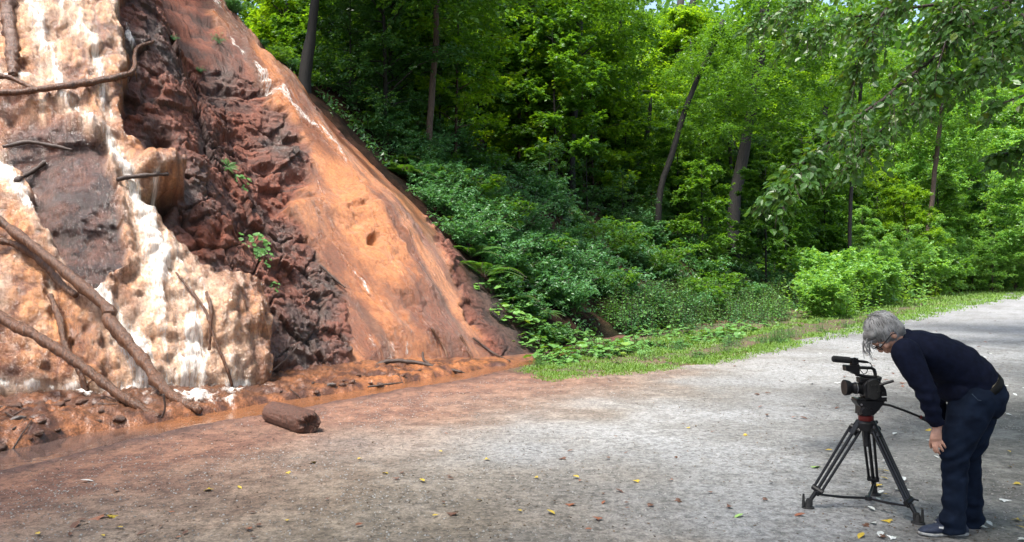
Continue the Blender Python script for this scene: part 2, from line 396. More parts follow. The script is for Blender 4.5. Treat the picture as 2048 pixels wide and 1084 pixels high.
# polar tessellation: fine in front of the camera, coarse elsewhere
ang = np.concatenate([np.linspace(-180, -44, 40)[:-1], np.linspace(-44, 44, 760), np.linspace(44, 180, 40)[1:]])
rad = np.concatenate([np.linspace(.02, 3.5, 20)[:-1], 3.5*np.exp(np.linspace(0, math.log(26/3.5), 560))[:-1], 26*np.exp(np.linspace(0, math.log(500/26), 120))])
AA, RR = np.meshgrid(np.radians(ang), rad); gx = (RR*np.sin(AA)).ravel(); gy = (RR*np.cos(AA)).ravel()
gz, ge, ge2, gch, gbank = gheight(gx, gy)
P2 = np.stack([gx, gy, 0*gx], 1); near = (gy > 3) & (gy < 80)
gf = grid_faces(len(rad), len(ang))
n1 = fbm(P2*1.1, 4, 21); n3 = fbm(P2*6, 4, 25); n4 = fbm(P2*.35, 3, 29)
gd = poly_sd(gx, gy, ROADP)                    # >0 on the road
def col(*c): return np.array(c, float)[None]
soil = lerp(col(.075, .035, .022), col(.15, .06, .035), ss(-.3, .5, n3)[:, None])
mudo = lerp(col(.08, .034, .02), col(.29, .112, .044), ss(-.35, .35, n3+.5*n1)[:, None])
orangeish = ss(16.5, 14, gy)*ss(-.05, .1, ge2)
gc = lerp(soil, mudo, orangeish[:, None])
darkm = ss(-.35, .2, n1+.5*n3)*gbank*ss(-1.5, -3.4, gx)
gc = lerp(gc, col(.06, .032, .022), (darkm*.75)[:, None])
grassy = ss(.3, -.4, gd)*ss(11.8, 12.6, gy)*ss(.35, -.2, ge)*ss(-.3, .5, gx)
gc = lerp(gc, lerp(col(.06, .075, .025), col(.11, .075, .045), ss(-.2, .4, n1)[:, None]), (grassy*.8)[:, None])
gwet = np.clip(orangeish*.8+.1*n3, 0, 1)
o = npmesh('ground', np.stack([gx, gy, gz-.012*(gd > .3)], 1), gf, M['ground'], attrs={'col': gc, 'wet': gwet}); o['kind'] = 'structure'
ground = o
# road: grey gravel, iron-stained towards the ditch
rm = gd+.10*n1+.07*n3
keep = (gd > -.5).reshape(len(rad), len(ang)); kf = keep.ravel()[gf].all(1)
edge = ss(-.1, .16, rm)
roadz = gz+.010*edge-.03*(1-edge)+.004*n3
st = ss(3.6, .6, -ge+.7*n1+.3*n3+0*gx)*ss(22, 15, gy)          # rusty stain near the stream
st = np.maximum(st, .85*ss(2.6, .6, -ge+.7*n1)*ss(16, 12.5, gy)*.6)
grey = lerp(col(.18, .178, .172), col(.262, .265, .267), ss(-.40, .42, n1*.9+.5*n3)[:, None])
tan = lerp(col(.14, .108, .072), col(.24, .19, .135), ss(-.3, .4, n3)[:, None])
tl = np.clip(ss(2.2, -1.4, gx+.45*(gy-5.2)+.9*n1)*ss(9.5, 7, gy), 0, 1)
tl = np.maximum(tl, .85*ss(4.6, 1.6, -ge+n1))
rc = lerp(grey, tan, (tl*.85)[:, None])
rust = lerp(col(.13, .055, .035), col(.22, .10, .06), ss(-.3, .4, n3)[:, None])
rc = lerp(rc, rust, st[:, None]*.9)
shade_right = ss(1.5, 3.6, gx-(gy-5)*.35+.6*n1)*ss(14, 9, gy)          # tree shade on the right painted darker, slightly glossier
rc = lerp(rc, lerp(col(.07, .062, .05), col(.14, .13, .11), ss(-.2, .3, n3)[:, None]), (shade_right*.72)[:, None])
shore = np.exp(-((ge2+.1)/.16)**2)*ss(15, 13.5, gy); rc = lerp(rc, col(.05, .03, .03), (shore*.7)[:, None])
patch = ss(.1, .5, n4+.5*n1+.2*n3); rc = lerp(rc, rc*.72, patch[:, None]*.6)
used = np.unique(gf[kf]); remap = -np.ones(len(gx), int); remap[used] = np.arange(len(used))
V = np.stack([gx, gy, roadz], 1)[used]
road = npmesh('gravel_road', V, remap[gf[kf]], M['road'], attrs={'col': rc[used], 'wet': np.clip(.12+.35*shore+.2*shade_right+.15*n3, 0, 1)[used]}); road['kind'] = 'structure'
# muddy stream in the ditch
wx, wy = np.meshgrid(np.linspace(-.35, 1.25, 14), np.linspace(0, 1, 300))
ep = spline([(p[0], p[1], 0) for p in E[1:13]], 300)
tg = np.gradient(ep, axis=0); nn = np.stack([-tg[:, 1], tg[:, 0], 0*tg[:, 0]], 1); nn /= np.linalg.norm(nn, axis=1, keepdims=True)
WV = ep[:, None, :]+nn[:, None, :]*np.linspace(-.35, 1.5, 14)[None, :, None]; WV = WV.reshape(-1, 3); WV[:, 2] = -.045
fy = WV[:, 1]; wc = lerp(col(.085, .055, .047), col(.18, .075, .033), ss(7.9, 9.0, fy)[:, None])
npmesh('stream', WV, grid_faces(300, 14), M['water'], attrs={'col': wc, 'wet': lerp(.12, .5, ss(8, 9.2, fy))})['kind'] = 'structure'

# --- cliff with the two falls
OL = [(-900, -500), (240, -300), (240, -20), (232, 60), (250, 140), (243, 230), (236, 300), (300, 335), (352, 350), (355, 400), (300, 412), (300, 450), (350, 520), (420, 580), (500, 600), (530, 700), (540, 830), (-900, 900)]
DR = [(12, 305), (60, 272), (150, 285), (205, 330), (220, 400), (222, 470), (235, 560), (190, 610), (120, 545), (85, 480), (50, 390), (15, 355)]
OR_ = [(345, -160), (385, -160), (442, 15), (500, 80), (600, 180), (685, 262), (752, 320), (815, 396), (858, 462), (892, 540), (925, 620), (992, 722), (1022, 760), (700, 760), (695, 690), (690, 600), (640, 500), (565, 430), (585, 390), (628, 365), (616, 300), (604, 255), (548, 195), (492, 118), (425, 35), (375, -60)]
FO = [[(20, -80, 34), (60, 40, 30), (95, 150, 16), (125, 240, 16), (200, 320, 20), (250, 390, 24), (290, 490, 38), (325, 580, 62), (355, 690, 90), (375, 810, 115)],
      [(-60, 300, 18), (20, 400, 20), (80, 470, 18), (150, 570, 24), (230, 670, 34), (300, 800, 60)],
      [(180, -60, 18), (235, 60, 18), (265, 90, 10)], [(120, -60, 40), (130, 60, 28), (180, 140, 14), (210, 270, 12)],
      [(-80, 180, 30), (20, 200, 12), (110, 215, 14), (135, 270, 14)], [(-200, 790, 16), (150, 797, 10), (480, 795, 18)],
      [(395, -60, 9), (432, 40, 10), (480, 112, 10), (540, 182, 11), (600, 238, 8), (650, 280, 8), (682, 320, 6), (697, 360, 4), (705, 400, 2)],
      [(655, 452, 2), (665, 485, 5), (684, 522, 4), (721, 573, 6), (754, 636, 7), (776, 684, 10), (786, 722, 13)], [(800, 660, 2), (810, 715, 5)], [(690, 330, 1.5), (720, 430, 2), (760, 520, 2), (800, 600, 2.4), (850, 700, 3)], [(640, 360, 2), (630, 430, 2.6), (640, 500, 2)], [(760, 380, 1.5), (790, 470, 2.2), (840, 560, 2), (900, 680, 2)], [(690, 540, 2), (715, 620, 2.5), (740, 710, 4)],  # thin lines: rivulets, with the wet sheen of the slope painted as foam
      [(300, 400, 12), (318, 430, 8)]]
HOLES = [(325, 285, 26, 34, .40), (310, 425, 26, 24, .45), (490, 462, 30, 26, .35), (735, 497, 11, 13, .30), (702, 431, 16, 6, .18), (700, 465, 14, 12, .12), (600, 400, 28, 10, .2), (465, 185, 55, 9, .22),
         (560, 290, 40, 10, .2), (395, 300, 16, 12, .25), (270, 110, 20, 12, .2), (455, 285, 18, 10, .2), (560, 735, 30, 10, .2), (180, 150, 12, 9, .15), (505, 700, 30, 10, .15), (430, 480, 14, 22, .2), (530, 345, 20, 10, .22), (380, 440, 20, 30, .25), (300, 330, 20, 14, .2)]
BUMPS = [(305, 372, 52, 24, .28), (130, 300, 100, 22, .22), (465, 240, 60, 40, .15), (560, 330, 55, 30, .22), (160, 400, 80, 90, .22), (450, 650, 60, 60, .22), (800, 440, 90, 60, .12), (60, 230, 70, 40, .15), (430, 120, 60, 30, .18), (900, 500, 60, 60, .12)]
def cliff_zone(X, Y, p):
    n = fbm(p*1.7, 4, 40); m = fbm(p*6, 3, 44); X = X+n*26+m*9; Y = Y+fbm(p*1.7+31, 4, 47)*22
    ol = ss(-9, 9, poly_sd(X, Y, OL)); dr = ss(-8, 8, poly_sd(X, Y, DR)); orr = ss(-7, 7, poly_sd(X, Y, OR_))
    return ol*(1-dr), dr, orr, n, m
s0, s1 = 7.0, float(TS[9])+1.2
ns, ntt = 620, 470
Sg, Tg = np.meshgrid(np.linspace(s0, s1, ns), np.concatenate([np.linspace(-.5, 8.2, ntt-40), np.linspace(8.25, 14, 40)]))
Sg = Sg.ravel(); Tg = Tg.ravel()
CP, CN = hill(Sg, Tg); cX, cY = proj(CP)
zl, zd, zr, nA, nB = cliff_zone(cX, cY, CP)
rock = np.clip(1-zl-zr, 0, 1); soilz = ss(-20, 60, -poly_sd(cX, cY, OR_))*(cX > np.interp(cY, [-100, 0, 200, 400, 720], [380, 410, 560, 750, 920]))*(1-zr)
redrock = rock*(1-zd)*(1-soilz)
fl = np.stack([Sg, Tg, 0*Sg], 1)
w1, w2, wid = worley(np.stack([Sg*2.6, Tg*1.7, 0*Sg], 1)+.35*np.stack([nA, nB, nA], 1), 61)
v1, v2, vid = worley(np.stack([Sg*6.5, Tg*4.2, 0*Sg], 1)+.5*np.stack([nB, nA, nA], 1), 71)
q1, q2, _q = worley(np.stack([Sg*15, Tg*9, 0*Sg], 1)+.5*np.stack([nB, nA, nA], 1), 75)
bulb = (1-w1**2)*.20+(1-v1**2)*.12+(1-q1**2)*.03+.03*fbm(CP*9, 3, 77)+.05*ridge(np.stack([Sg*3, Tg*.9, 0*Sg], 1), 3, 79)
drape = .05*fbm(np.stack([Sg*5, Tg*.7, 0*Sg], 1), 4, 81)
SR = CP*np.array([1, 1, 1.]); strat = SR[:, 2]*2.6+.5*SR[:, 0]+.5*fbm(CP*.8, 3, 92)          # tilted beds
k1, k2, kid = worley(CP*np.array([1.1, 1.1, 1.8])+.22*fbm(CP*2.5, 3, 91)[:, None], 93)
j1, j2, jid = worley(CP*np.array([3.6, 3.6, 6.5])+.25*fbm(CP*6, 3, 95)[:, None], 97)
h1, h2, hid = worley(CP*np.array([10, 10, 15.])+.3*fbm(CP*12, 2, 98)[:, None], 96)
bed = (strat-np.floor(strat)); craggy = (kid-.5)*.26*ss(0, .05, k2-k1)+(jid-.5)*.11*ss(0, .06, j2-j1)+(hid-.5)*.035+.16*fbm(CP*.7, 4, 99)+.05*ss(.0, .18, bed)*(1-bed)+.045*ridge(CP*3.1, 4, 100)+.022*ridge(CP*9, 3, 101)-.10*ss(.05, .0, k2-k1)-.04*ss(.05, 0, j2-j1)
disp = zl*(bulb+drape+.22)+zd*(.34+.10*ridge(CP*2.2, 5, 55)+.06*fbm(CP*9, 4, 57)+.03*craggy)+redrock*(craggy*.78-.02)+zr*ss(-5, 110, poly_sd(cX, cY, OR_)+60*ss(690, 540, cX))*(.26+drape*2.4+.012*ridge(np.stack([Sg*7, Tg*.9, 0*Sg], 1), 3, 107)+.15*fbm(CP*1.5, 4, 103)+.022*fbm(CP*9, 4, 104)+.14*(1-w1**2)+.05*(1-v1**2)-.05)+soilz*(.10*fbm(CP*3, 5, 105)-.05)
for hx, hy, rx, ry, dd in HOLES:
    disp = disp-dd*np.exp(-(((cX-hx+nA*14)/rx)**2+((cY-hy+nB*10)/ry)**2)**1.5)*(.75+.25*nB)
for hx, hy, rx, ry, dd in BUMPS:
    disp = disp+dd*np.exp(-(((cX-hx)/rx)**2+((cY-hy)/ry)**2)**2)
disp = disp*ss(-.5, .35, Tg)*ss(s1, s1-.8, Sg)
CV = CP+CN*disp[:, None]; CV[:, 2] -= np.clip(disp-.15, 0, 1)*.35*(redrock+zd)
foam = np.zeros(len(Sg))
for L in FO:
    d, w = line_d(cX+nA*8+nB*5, cY, L); w = np.maximum(w, .1); foam = np.maximum(foam, np.exp(-(d/(w*1.05))**2)*np.clip(w/4, 0, 1)*(.72 if L[0][0] > 300 else 1))
foam = foam*(1-.85*zd)
stk = fbm(np.stack([Sg*9, Tg*1.6, 0*Sg], 1), 4, 221); foam = foam*(1-.75*ss(.15, -.3, stk)*((cX > 500) | ((cX > 330) & (cY < 260))))*(1-.45*ss(.1, -.4, stk))
foam = np.maximum(foam, zl*.6*ss(.2, .55, fbm(np.stack([Sg*7, Tg*1.4, 0*Sg], 1), 4, 223)+.25*fbm(CP*.9, 2, 225)))  # broken foam, with glints on the wet crust painted in
oc = lerp(col(.19, .066, .022), col(.48, .205, .075), ss(-.45, .4, fbm(CP*1.6, 4, 111)+.35*nB)[:, None])
oc = lerp(oc, col(.80, .50, .27), (ss(330, -60, cY)*.6+.13*ss(.3, .8, 1-w1))[:, None])  # glare on the upper falls and bulge tops painted as cream
oc = lerp(oc, col(.17, .065, .03), np.clip(ss(.2, .0, w2-w1)*.75+ss(.16, 0, v2-v1)*.5+ss(.0, .5, fbm(np.stack([Sg*3, Tg*1.2, 0*Sg], 1), 4, 113))*.5, 0, 1)[:, None])  # brown streaks, and shading in the creases between bulges painted in
oc = lerp(oc, col(.82, .66, .50), np.clip(foam*.7, 0, 1)[:, None])
orc = lerp(col(.15, .046, .015), col(.43, .165, .055), ss(-.45, .4, fbm(np.stack([Sg*2.4, Tg*.8, 0*Sg], 1), 4, 121)+.2*nB)[:, None])
orc = lerp(orc, col(.085, .04, .025), ss(.12, .45, fbm(np.stack([Sg*3.4, Tg*.5, 0*Sg], 1), 4, 127))[:, None]*.7)
orc = lerp(orc, col(.10, .06, .03), (ss(260, 60, cY)*ss(-12, 30, cX-np.interp(cY, [0, 40, 182, 280], [410, 445, 560, 670]))*.6)[:, None])
rk = lerp(col(.055, .015, .008), col(.22, .058, .025), ss(-.4, .3, fbm(CP*1.5, 4, 131)+.4*(jid-.5))[:, None])
rk = lerp(rk, col(.02, .012, .01), np.clip(ss(.06, 0, k2-k1)+.6*ss(.06, 0, j2-j1), 0, 1)[:, None]*.7)
blk = np.zeros(len(Sg))
for bx_, by_, br in [(270, 100, 70), (320, 290, 50), (320, 420, 60), (440, 565, 55), (520, 650, 60), (650, 540, 60), (640, 620, 50), (600, 700, 80), (560, 490, 40), (380, 380, 45), (450, 180, 50), (560, 290, 60), (690, 700, 30)]:
    blk = np.maximum(blk, np.exp(-((cX-bx_+nA*30)**2+(cY-by_+nB*30)**2)/br**2))
rk = lerp(rk, lerp(col(.026, .017, .012), col(.065, .034, .024), ss(-.3, .3, nB)[:, None]), np.clip(blk*.95+.3*ss(.1, .5, fbm(CP*3, 4, 141)), 0, 1)[:, None]*.85)
dc = lerp(col(.04, .019, .015), col(.12, .052, .034), ss(-.3, .5, fbm(CP*4, 4, 151))[:, None])
sc_ = lerp(col(.02, .012, .009), col(.06, .028, .018), ss(-.3, .4, fbm(CP*4, 4, 155))[:, None])
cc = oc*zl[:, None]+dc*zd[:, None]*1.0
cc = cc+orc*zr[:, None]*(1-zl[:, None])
rest = np.clip(1-zl-zd-zr*(1-zl), 0, 1)
cc = cc+rest[:, None]*lerp(rk, sc_, np.clip(soilz, 0, 1)[:, None])
wetc = np.clip(zl*.95+zd*1.0+zr*.78+blk*.45*rest+.12*rest*(1-soilz)+foam*.3, 0, 1)
cf = grid_faces(len(Sg)//ns, ns)[:, ::-1]
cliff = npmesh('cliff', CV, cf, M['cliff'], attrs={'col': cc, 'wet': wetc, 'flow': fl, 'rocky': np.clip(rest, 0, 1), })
cliff['kind'] = 'structure'
# falling water: thin sheets running over the rock
def fall_sheet(sel, name, off, lab):
    kf = (foam*sel > .12)[cf].all(1); us = np.unique(cf[kf]); rm_ = -np.ones(len(Sg), int); rm_[us] = np.arange(len(us))
    lift = off*(.5+foam)+.02*fbm(np.stack([Sg*14, Tg*3, 0*Sg], 1), 3, 161)+.025*zl*0
    V = (CV+CN*lift[:, None])[us]
    o = npmesh(name, V, rm_[cf[kf]], M['foam'], attrs={'flow': fl[us], 'foam': np.clip(foam*(np.where(cX > 560, .66, .60)+.08*((cX > 330) & (cY < 260) & (cX <= 560))), 0, 1)[us]})
    o['kind'] = 'structure'; return o
fall_sheet((cX < 560)*(Tg > -.2)*(cY > -100)*(np.abs(cX-450) > 0)*(1-(cX > 330)*(cY < 260)), 'waterfall', .035, '')
fall_sheet(np.clip((cX > 560)*1+(cX > 330)*(cY < 260), 0, 1)*(Tg > -.2), 'cascade', .02, '')

# foam where the main falls land
sxx, syy = np.meshgrid(np.linspace(-6.6, -3.0, 150), np.linspace(8.9, 11.4, 110)); sxx, syy = sxx.ravel(), syy.ravel(); spx, spy = proj(np.stack([sxx, syy, 0*sxx], 1))
sz = np.maximum(gheight(sxx, syy)[0], -.045); sd_, sw_ = line_d(spx, spy, [(150, 806, 8), (260, 808, 16), (340, 808, 18), (430, 804, 18), (490, 800, 6)]); sn = fbm(np.stack([sxx*5, syy*5, 0*sxx], 1), 4, 231)
sf = np.clip(np.exp(-(sd_/np.maximum(sw_, 1))**2)*(.8+1.3*sn), 0, 1)
npmesh('splash_pool', np.stack([sxx, syy, sz+.012+.03*sf*(1+2*sn)-.03*(sf < .15)], 1), grid_faces(110, 150), M['foam'], attrs={'flow': np.stack([sxx*.5, syy*1.5, 0*sxx], 1), 'foam': sf*.55})['kind'] = 'structure'

# --- wooded hillside beyond the falls, and uphill of everything
hs = np.concatenate([np.linspace(0, s0+.3, 30)[:-1], np.linspace(s0+.3, s1-.9, 60)[:-1], np.linspace(s1-.9, s1+26, 300)[:-1], s1+26+np.linspace(0, TS[-1]-s1-26-.1, 120)])
htt = np.concatenate([np.linspace(-.5, 14, 170)[:-1], np.linspace(14, 60, 40)])
HS, HT = np.meshgrid(hs, htt); HS = HS.ravel(); HT = HT.ravel(); HP, HN = hill(HS, HT)
inc = ss(s0, s0+.5, HS)*ss(s1-.2, s1-.9, HS)*ss(13.7, 13.0, HT)
hd = .35*fbm(HP*.6, 4, 171)*ss(-.4, 1, HT)+.12*fbm(HP*2.5, 4, 172)-inc*.9
HV = HP+HN*hd[:, None]
hc = lerp(col(.022, .014, .009), col(.065, .034, .022), ss(-.3, .4, fbm(HP*3, 4, 175))[:, None])
hc = hc*lerp(.45, 1, ss(s1+1, s1+5, HS))[:, None]
hc = lerp(hc, col(.03, .05, .018), (np.clip(ss(-.2, .4, fbm(HP*1.2, 3, 177))*.6+ss(8, 10, HT)*.6, 0, .9)*ss(s1+2, s1+6, HS))[:, None])
hillside = npmesh('hillside', HV, grid_faces(len(htt), len(hs))[:, ::-1], M['hill'], attrs={'col': hc, 'wet': 0*HS+.1}); hillside['kind'] = 'structure'

# ray casting on the finished terrain, used to stand things on it
bpy.context.view_layer.update()
def bvh(o):
    me = o.data; return BVHTree.FromPolygons([v.co[:] for v in me.vertices], [p.vertices[:] for p in me.polygons])
B_cliff, B_hill = bvh(cliff), bvh(hillside)
def cast(o, d):
    best = None
    for b in (B_cliff, B_hill):
        h = b.ray_cast(Vector(o), Vector(d))
        if h[0] is not None and (best is None or h[3] < best[3]): best = h
    return best
def hit(px, py):
    d = Vector(((px-1024)/F, 1, -(py-542)/F)).normalized(); o = Vector((0, 0, CAM_Z)); b = cast(o, d)
    if d.z < 0:
        t = -(CAM_Z)/d.z
        if b is None or t < b[3]: return np.array(o+d*t), Vector((0, 0, 1))
    if b is None: return None, None
    return np.array(b[0]), b[1]
def down(x, y, lo=-.05):
    b = cast((x, y, 60), (0, 0, -1)); z = float(gheight(np.array([x]), np.array([y]))[0][0])
    return max(b[0].z, z) if b is not None else z
#@@PART2
SHADE_POS = [(12.5, 15.5, 1.15), (7.5, -1.5, 1.1), (-1.5, -3.5, 1.1), (-7.5, -.5, .85), (15, 8, 1.1), (4.5, 1.2, 1.0)]
# ------------------------------------------------------------------ foliage
def tmpl(V, Fs): return np.array(V, float), np.array(Fs)
L_DIA = tmpl([(0, 0, 0), (-.30, .45, .07), (.30, .45, .07), (0, 1, -.08)], [(0, 2, 3), (0, 3, 1)])
L_OVAL = tmpl([(0, 0, 0), (-.25, .28, .05), (-.25, .62, .04), (0, 1, -.10), (.25, .62, .04), (.25, .28, .05)], [(0, 3, 2, 1), (0, 5, 4, 3)])
_mr = [(0, 0), (.32, .02), (.24, .22), (.55, .42), (.22, .52), (0, 1), (-.22, .52), (-.55, .42), (-.24, .22), (-.32, .02)]
L_MAPLE = tmpl([(0, .35, .03)]+[(x, y, -.12*abs(x)-.05*y) for x, y in _mr], [(0, 1+k, 1+(k+1) % 10) for k in range(10)])
_rr = [(0, .08)]+[(.5*math.sin(a)*1.02, .5-.52*math.cos(a)) for a in np.linspace(.35, 2*math.pi-.35, 11)]
L_ROUND = tmpl([(0, .5, -.06)]+[(x, y, .05*math.cos(k*2.3)) for k, (x, y) in enumerate(_rr)], [(0, 1+k, 1+(k+1) % 12) for k in range(12)])
def unit(a): return a/np.maximum(np.linalg.norm(a, axis=-1, keepdims=True), 1e-9)
def leaves(tm, pos, axis, nrm, size):
    V, Fs = tm; y = unit(axis); x = unit(np.cross(y, nrm)); z = np.cross(x, y)
    P = pos[:, None]+size[:, None, None]*(V[None, :, 0, None]*x[:, None]+V[None, :, 1, None]*y[:, None]+V[None, :, 2, None]*z[:, None])
    n, k = len(pos), len(V)
    return P.reshape(-1, 3), (Fs[None]+(np.arange(n)*k)[:, None, None]).reshape(-1, Fs.shape[1]), np.repeat(rng.random(n), k)
L_BEECH = tmpl([(0, 0, 0), (-.30, .25, .05), (-.33, .58, .04), (0, 1, -.10), (.33, .58, .04), (.30, .25, .05)], [(0, 3, 2, 1), (0, 5, 4, 3)])
def limb_leaves(path, twigs, tl, per, size, spread=.9, droop=.25, tilt=.45, t0=.2):
    """leaves in flat sprays on side twigs of a limb"""
    path = np.array(path); m = len(path)
    t = rng.uniform(t0, 1, twigs)*(m-1); i = np.minimum(t.astype(int), m-2); f = (t-i)[:, None]
    base = path[i]*(1-f)+path[i+1]*f; dr = unit(path[i+1]-path[i])
    side = unit(np.cross(dr, [0, 0, 1]))*rng.choice([-1, 1], twigs)[:, None]
    td = unit(dr*rng.uniform(.3, 1, (twigs, 1))+side*rng.uniform(.2, 1.2, (twigs, 1))*spread+rng.normal(0, .12, (twigs, 3))+np.stack([0*t, 0*t, rng.normal(.05, .38, twigs)], 1))
    ln = tl*rng.uniform(.5, 1, twigs)*(1.1-.5*t/(m-1))
    u = (np.arange(per)+.5)/per
    P = base[:, None]+td[:, None]*(ln[:, None]*u[None])[..., None]; P[..., 2] -= droop*ln[:, None]*u[None]**2
    P = P+rng.normal(0, .035*tl, P.shape)
    sd = unit(np.cross(td, [0, 0, 1]))[:, None]*np.where(np.arange(per) % 2, 1, -1)[None, :, None]
    ax = td[:, None]*.6+sd*.9+rng.normal(0, .3, P.shape); ax[..., 2] -= .25
    nm = np.array([0, 0, 1.])+rng.normal(0, tilt, P.shape)
    return P.reshape(-1, 3), ax.reshape(-1, 3), nm.reshape(-1, 3), (base, td, ln)
def crown_arrays(z0, z1, reach, limbs, twigs, tl, per, size, tm, up=.25, prof=None, cx=None, tilt=.45):
    Ps, As, Ns = [], [], []; mb = MB()
    for k in range(limbs):
        q = (k+.5*random.random())/limbs; z = z0+(z1-z0)*q; az = k*2.4+random.uniform(-.5, .5)
        Lr = reach*(prof(q) if prof else (1-.55*q))*random.uniform(.7, 1.1)
        up_ = up+random.uniform(-.25, .45); c0 = np.array(cx(z) if cx else (0, 0, z)); d = np.array([math.cos(az), math.sin(az), 0])
        pth = [c0+d*Lr*f+np.array([0, 0, Lr*(up_*f*1.6-up_*.9*f*f)])+rng.normal(0, .03*Lr, 3)*f for f in np.linspace(0, 1, 6)]
        P, A, Nn, _ = limb_leaves(pth, twigs, tl, per, size, tilt=tilt)
        Ps.append(P); As.append(A); Ns.append(Nn)
        mb.tube(pth, [max(.006, .02*Lr*(1-f)*.6) for f in np.linspace(0, 1, 6)], 5, cap=False)
    P, A, Nn = map(np.concatenate, (Ps, As, Ns))
    return leaves(tm, P, A, Nn, size*rng.uniform(.65, 1.15, len(P))), mb
def crown_obj(name, arr, mat, parent=None, origin=None):
    (V, Fs, v) = arr; return npmesh(name, V, Fs, M[mat], parent, False, {'v': v}, origin)
def small_tree(kind, H, reach, limbs, twigs, per, size, tm, mat, bark, z0=.8, tr=.05, tl=.8, up=.25, prof=None):
    r = empty('young_tree'); bend = rng.normal(0, .02*H, (2,)); cx = lambda z: (bend[0]*(z/H)**2*2, bend[1]*(z/H), z)
    arr, limbm = crown_arrays(z0, H, reach, limbs, twigs, tl, per, size, tm, up, prof, cx)
    limbm.tube([cx(z) for z in np.linspace(-.4, H, 9)], [tr*(1.15-.95*f) for f in np.linspace(0, 1, 9)], 9)
    limbm.build('trunk', M[bark], r); crown_obj('crown', arr, mat, r); return r
def place(proto, loc, rz, sc, label, cat, group, first=False, name=None):
    o = proto if first else copy_tree(proto)
    o.location = loc; o.rotation_euler = (0, 0, rz); o.scale = (sc, sc, sc) if not hasattr(sc, '__len__') else sc
    if name: o.name = name
    return tag(o, label, cat, group)
used_p = set()
def put(proto, loc, sc, label, cat, group, rz=None):
    f = id(proto) not in used_p; used_p.add(id(proto))
    return place(proto, loc, random.uniform(0, 6.28) if rz is None else rz, sc, label, cat, group, f)

def sample(poly, n):
    xs = [p[0] for p in poly]; ys = [p[1] for p in poly]; out = []
    while len(out) < n:
        x, y = random.uniform(min(xs), max(xs)), random.uniform(min(ys), max(ys))
        if poly_sd(np.array([x]), np.array([y]), poly)[0] > 0: out.append((x, y))
    return out
# --- young maples and saplings of the wood
PR = {}
PR['maple1'] = small_tree('m', 6.0, 2.3, 30, 20, 18, .15, L_MAPLE, 'leaf_maple', 'bark', .9, .06, .8)
PR['maple2'] = small_tree('m', 7.5, 2.6, 34, 20, 18, .16, L_MAPLE, 'leaf_maple', 'bark', 1.6, .07, .9)
PR['bright1'] = small_tree('m', 7.0, 2.4, 28, 14, 15, .15, L_MAPLE, 'leaf_sunlit', 'bark_brown', .8, .05, .9)
PR['bright2'] = small_tree('m', 5.0, 2.0, 22, 14, 14, .12, L_OVAL, 'leaf_sunlit', 'bark_brown', .5, .04, .8)
PR['dark1'] = small_tree('m', 6.5, 2.4, 30, 16, 18, .11, L_OVAL, 'leaf_dark', 'bark', .4, .06, .8)
PR['dark2'] = small_tree('m', 4.0, 1.7, 22, 14, 16, .10, L_OVAL, 'leaf_dark', 'bark', .3, .04, .7)
PR['tallbg'] = small_tree('m', 15, 4.2, 60, 30, 20, .26, L_DIA, 'leaf_maple', 'bark', 2.0, .16, 1.6, prof=lambda q: .75+.5*math.sin(q*3)-.5*q)
PR['tallbr'] = small_tree('m', 13, 4.0, 58, 30, 20, .26, L_DIA, 'leaf_sunlit', 'bark_brown', 1.5, .14, 1.6, prof=lambda q: .75+.5*math.sin(q*3)-.5*q)
PR['talldk'] = small_tree('m', 14, 4.0, 60, 30, 20, .25, L_DIA, 'leaf_dark', 'bark', 1.0, .16, 1.6, prof=lambda q: .8+.4*math.sin(q*3)-.5*q)
YG = 'young trees of the wood on the slope'
LAB = {'maple1': 'young maple with layered mid green leaves on the wooded slope', 'maple2': 'slender maple with broad green leaves among the trunks on the slope',
       'bright1': 'young maple with glowing yellow-green leaves behind the dark trunks', 'bright2': 'low sapling with bright yellow-green leaves in the wood',
       'dark1': 'bushy dark green young tree on the wooded slope', 'dark2': 'small dark green sapling on the hill slope'}
def put_px(key, px, py, sc, label=None, dz=-.1, **k):
    p, n = hit(px, py)
    if p is None: return None
    return put(PR[key], (p[0], p[1], p[2]+dz), sc, label or LAB.get(key), 'tree', YG, **k)
# foliage overhanging the top of the right-hand falls
for k, (px, py, key, sc) in enumerate([(560, 20, 'dark2', 1.0), (640, 95, 'dark2', 1.15), (700, 90, 'maple1', .8), (745, 150, 'dark1', .7), (800, 190, 'maple1', .75), (880, 290, 'maple1', .62),
                                       (930, 250, 'dark1', .7), (600, -30, 'maple2', .8), (500, -60, 'dark2', .9), (455, -70, 'dark2', .7)]):
    put_px(key, px, py, sc, LAB[key].replace('on the wooded slope', 'beside the head of the smaller falls').replace('on the hill slope', 'beside the head of the smaller falls'))
# trees on the crest and beyond
for x, y in sample([(880, 200), (1000, 260), (1150, 300), (1300, 400), (1450, 470), (1650, 560), (1800, 560), (1760, 470), (1500, 400), (1300, 280), (1000, 150), (880, 120)], 46):
    key = random.choice(['maple1', 'maple2', 'dark1', 'maple1', 'maple2', 'dark2']); put_px(key, x, y, random.uniform(.65, 1.05))
for px, py, key, sc in [(1010, 300, 'maple1', .7), (1090, 290, 'dark1', .75), (1180, 330, 'maple1', .85), (1240, 370, 'maple2', .8), (1330, 440, 'maple1', .9), (1400, 440, 'bright1', .75), (1420, 480, 'dark2', 1.1),
                        (1480, 500, 'maple2', .8), (1560, 520, 'bright2', 1.1), (1620, 530, 'maple1', 1.0), (1690, 545, 'maple2', .9), (1500, 430, 'bright1', .9), (1600, 450, 'maple2', 1.1), (1760, 545, 'maple1', 1.1),
                        (1690, 480, 'bright1', 1.1), (1800, 520, 'bright1', 1.0), (1740, 500, 'dark1', 1.3)]:
    put_px(key, px, py, sc)
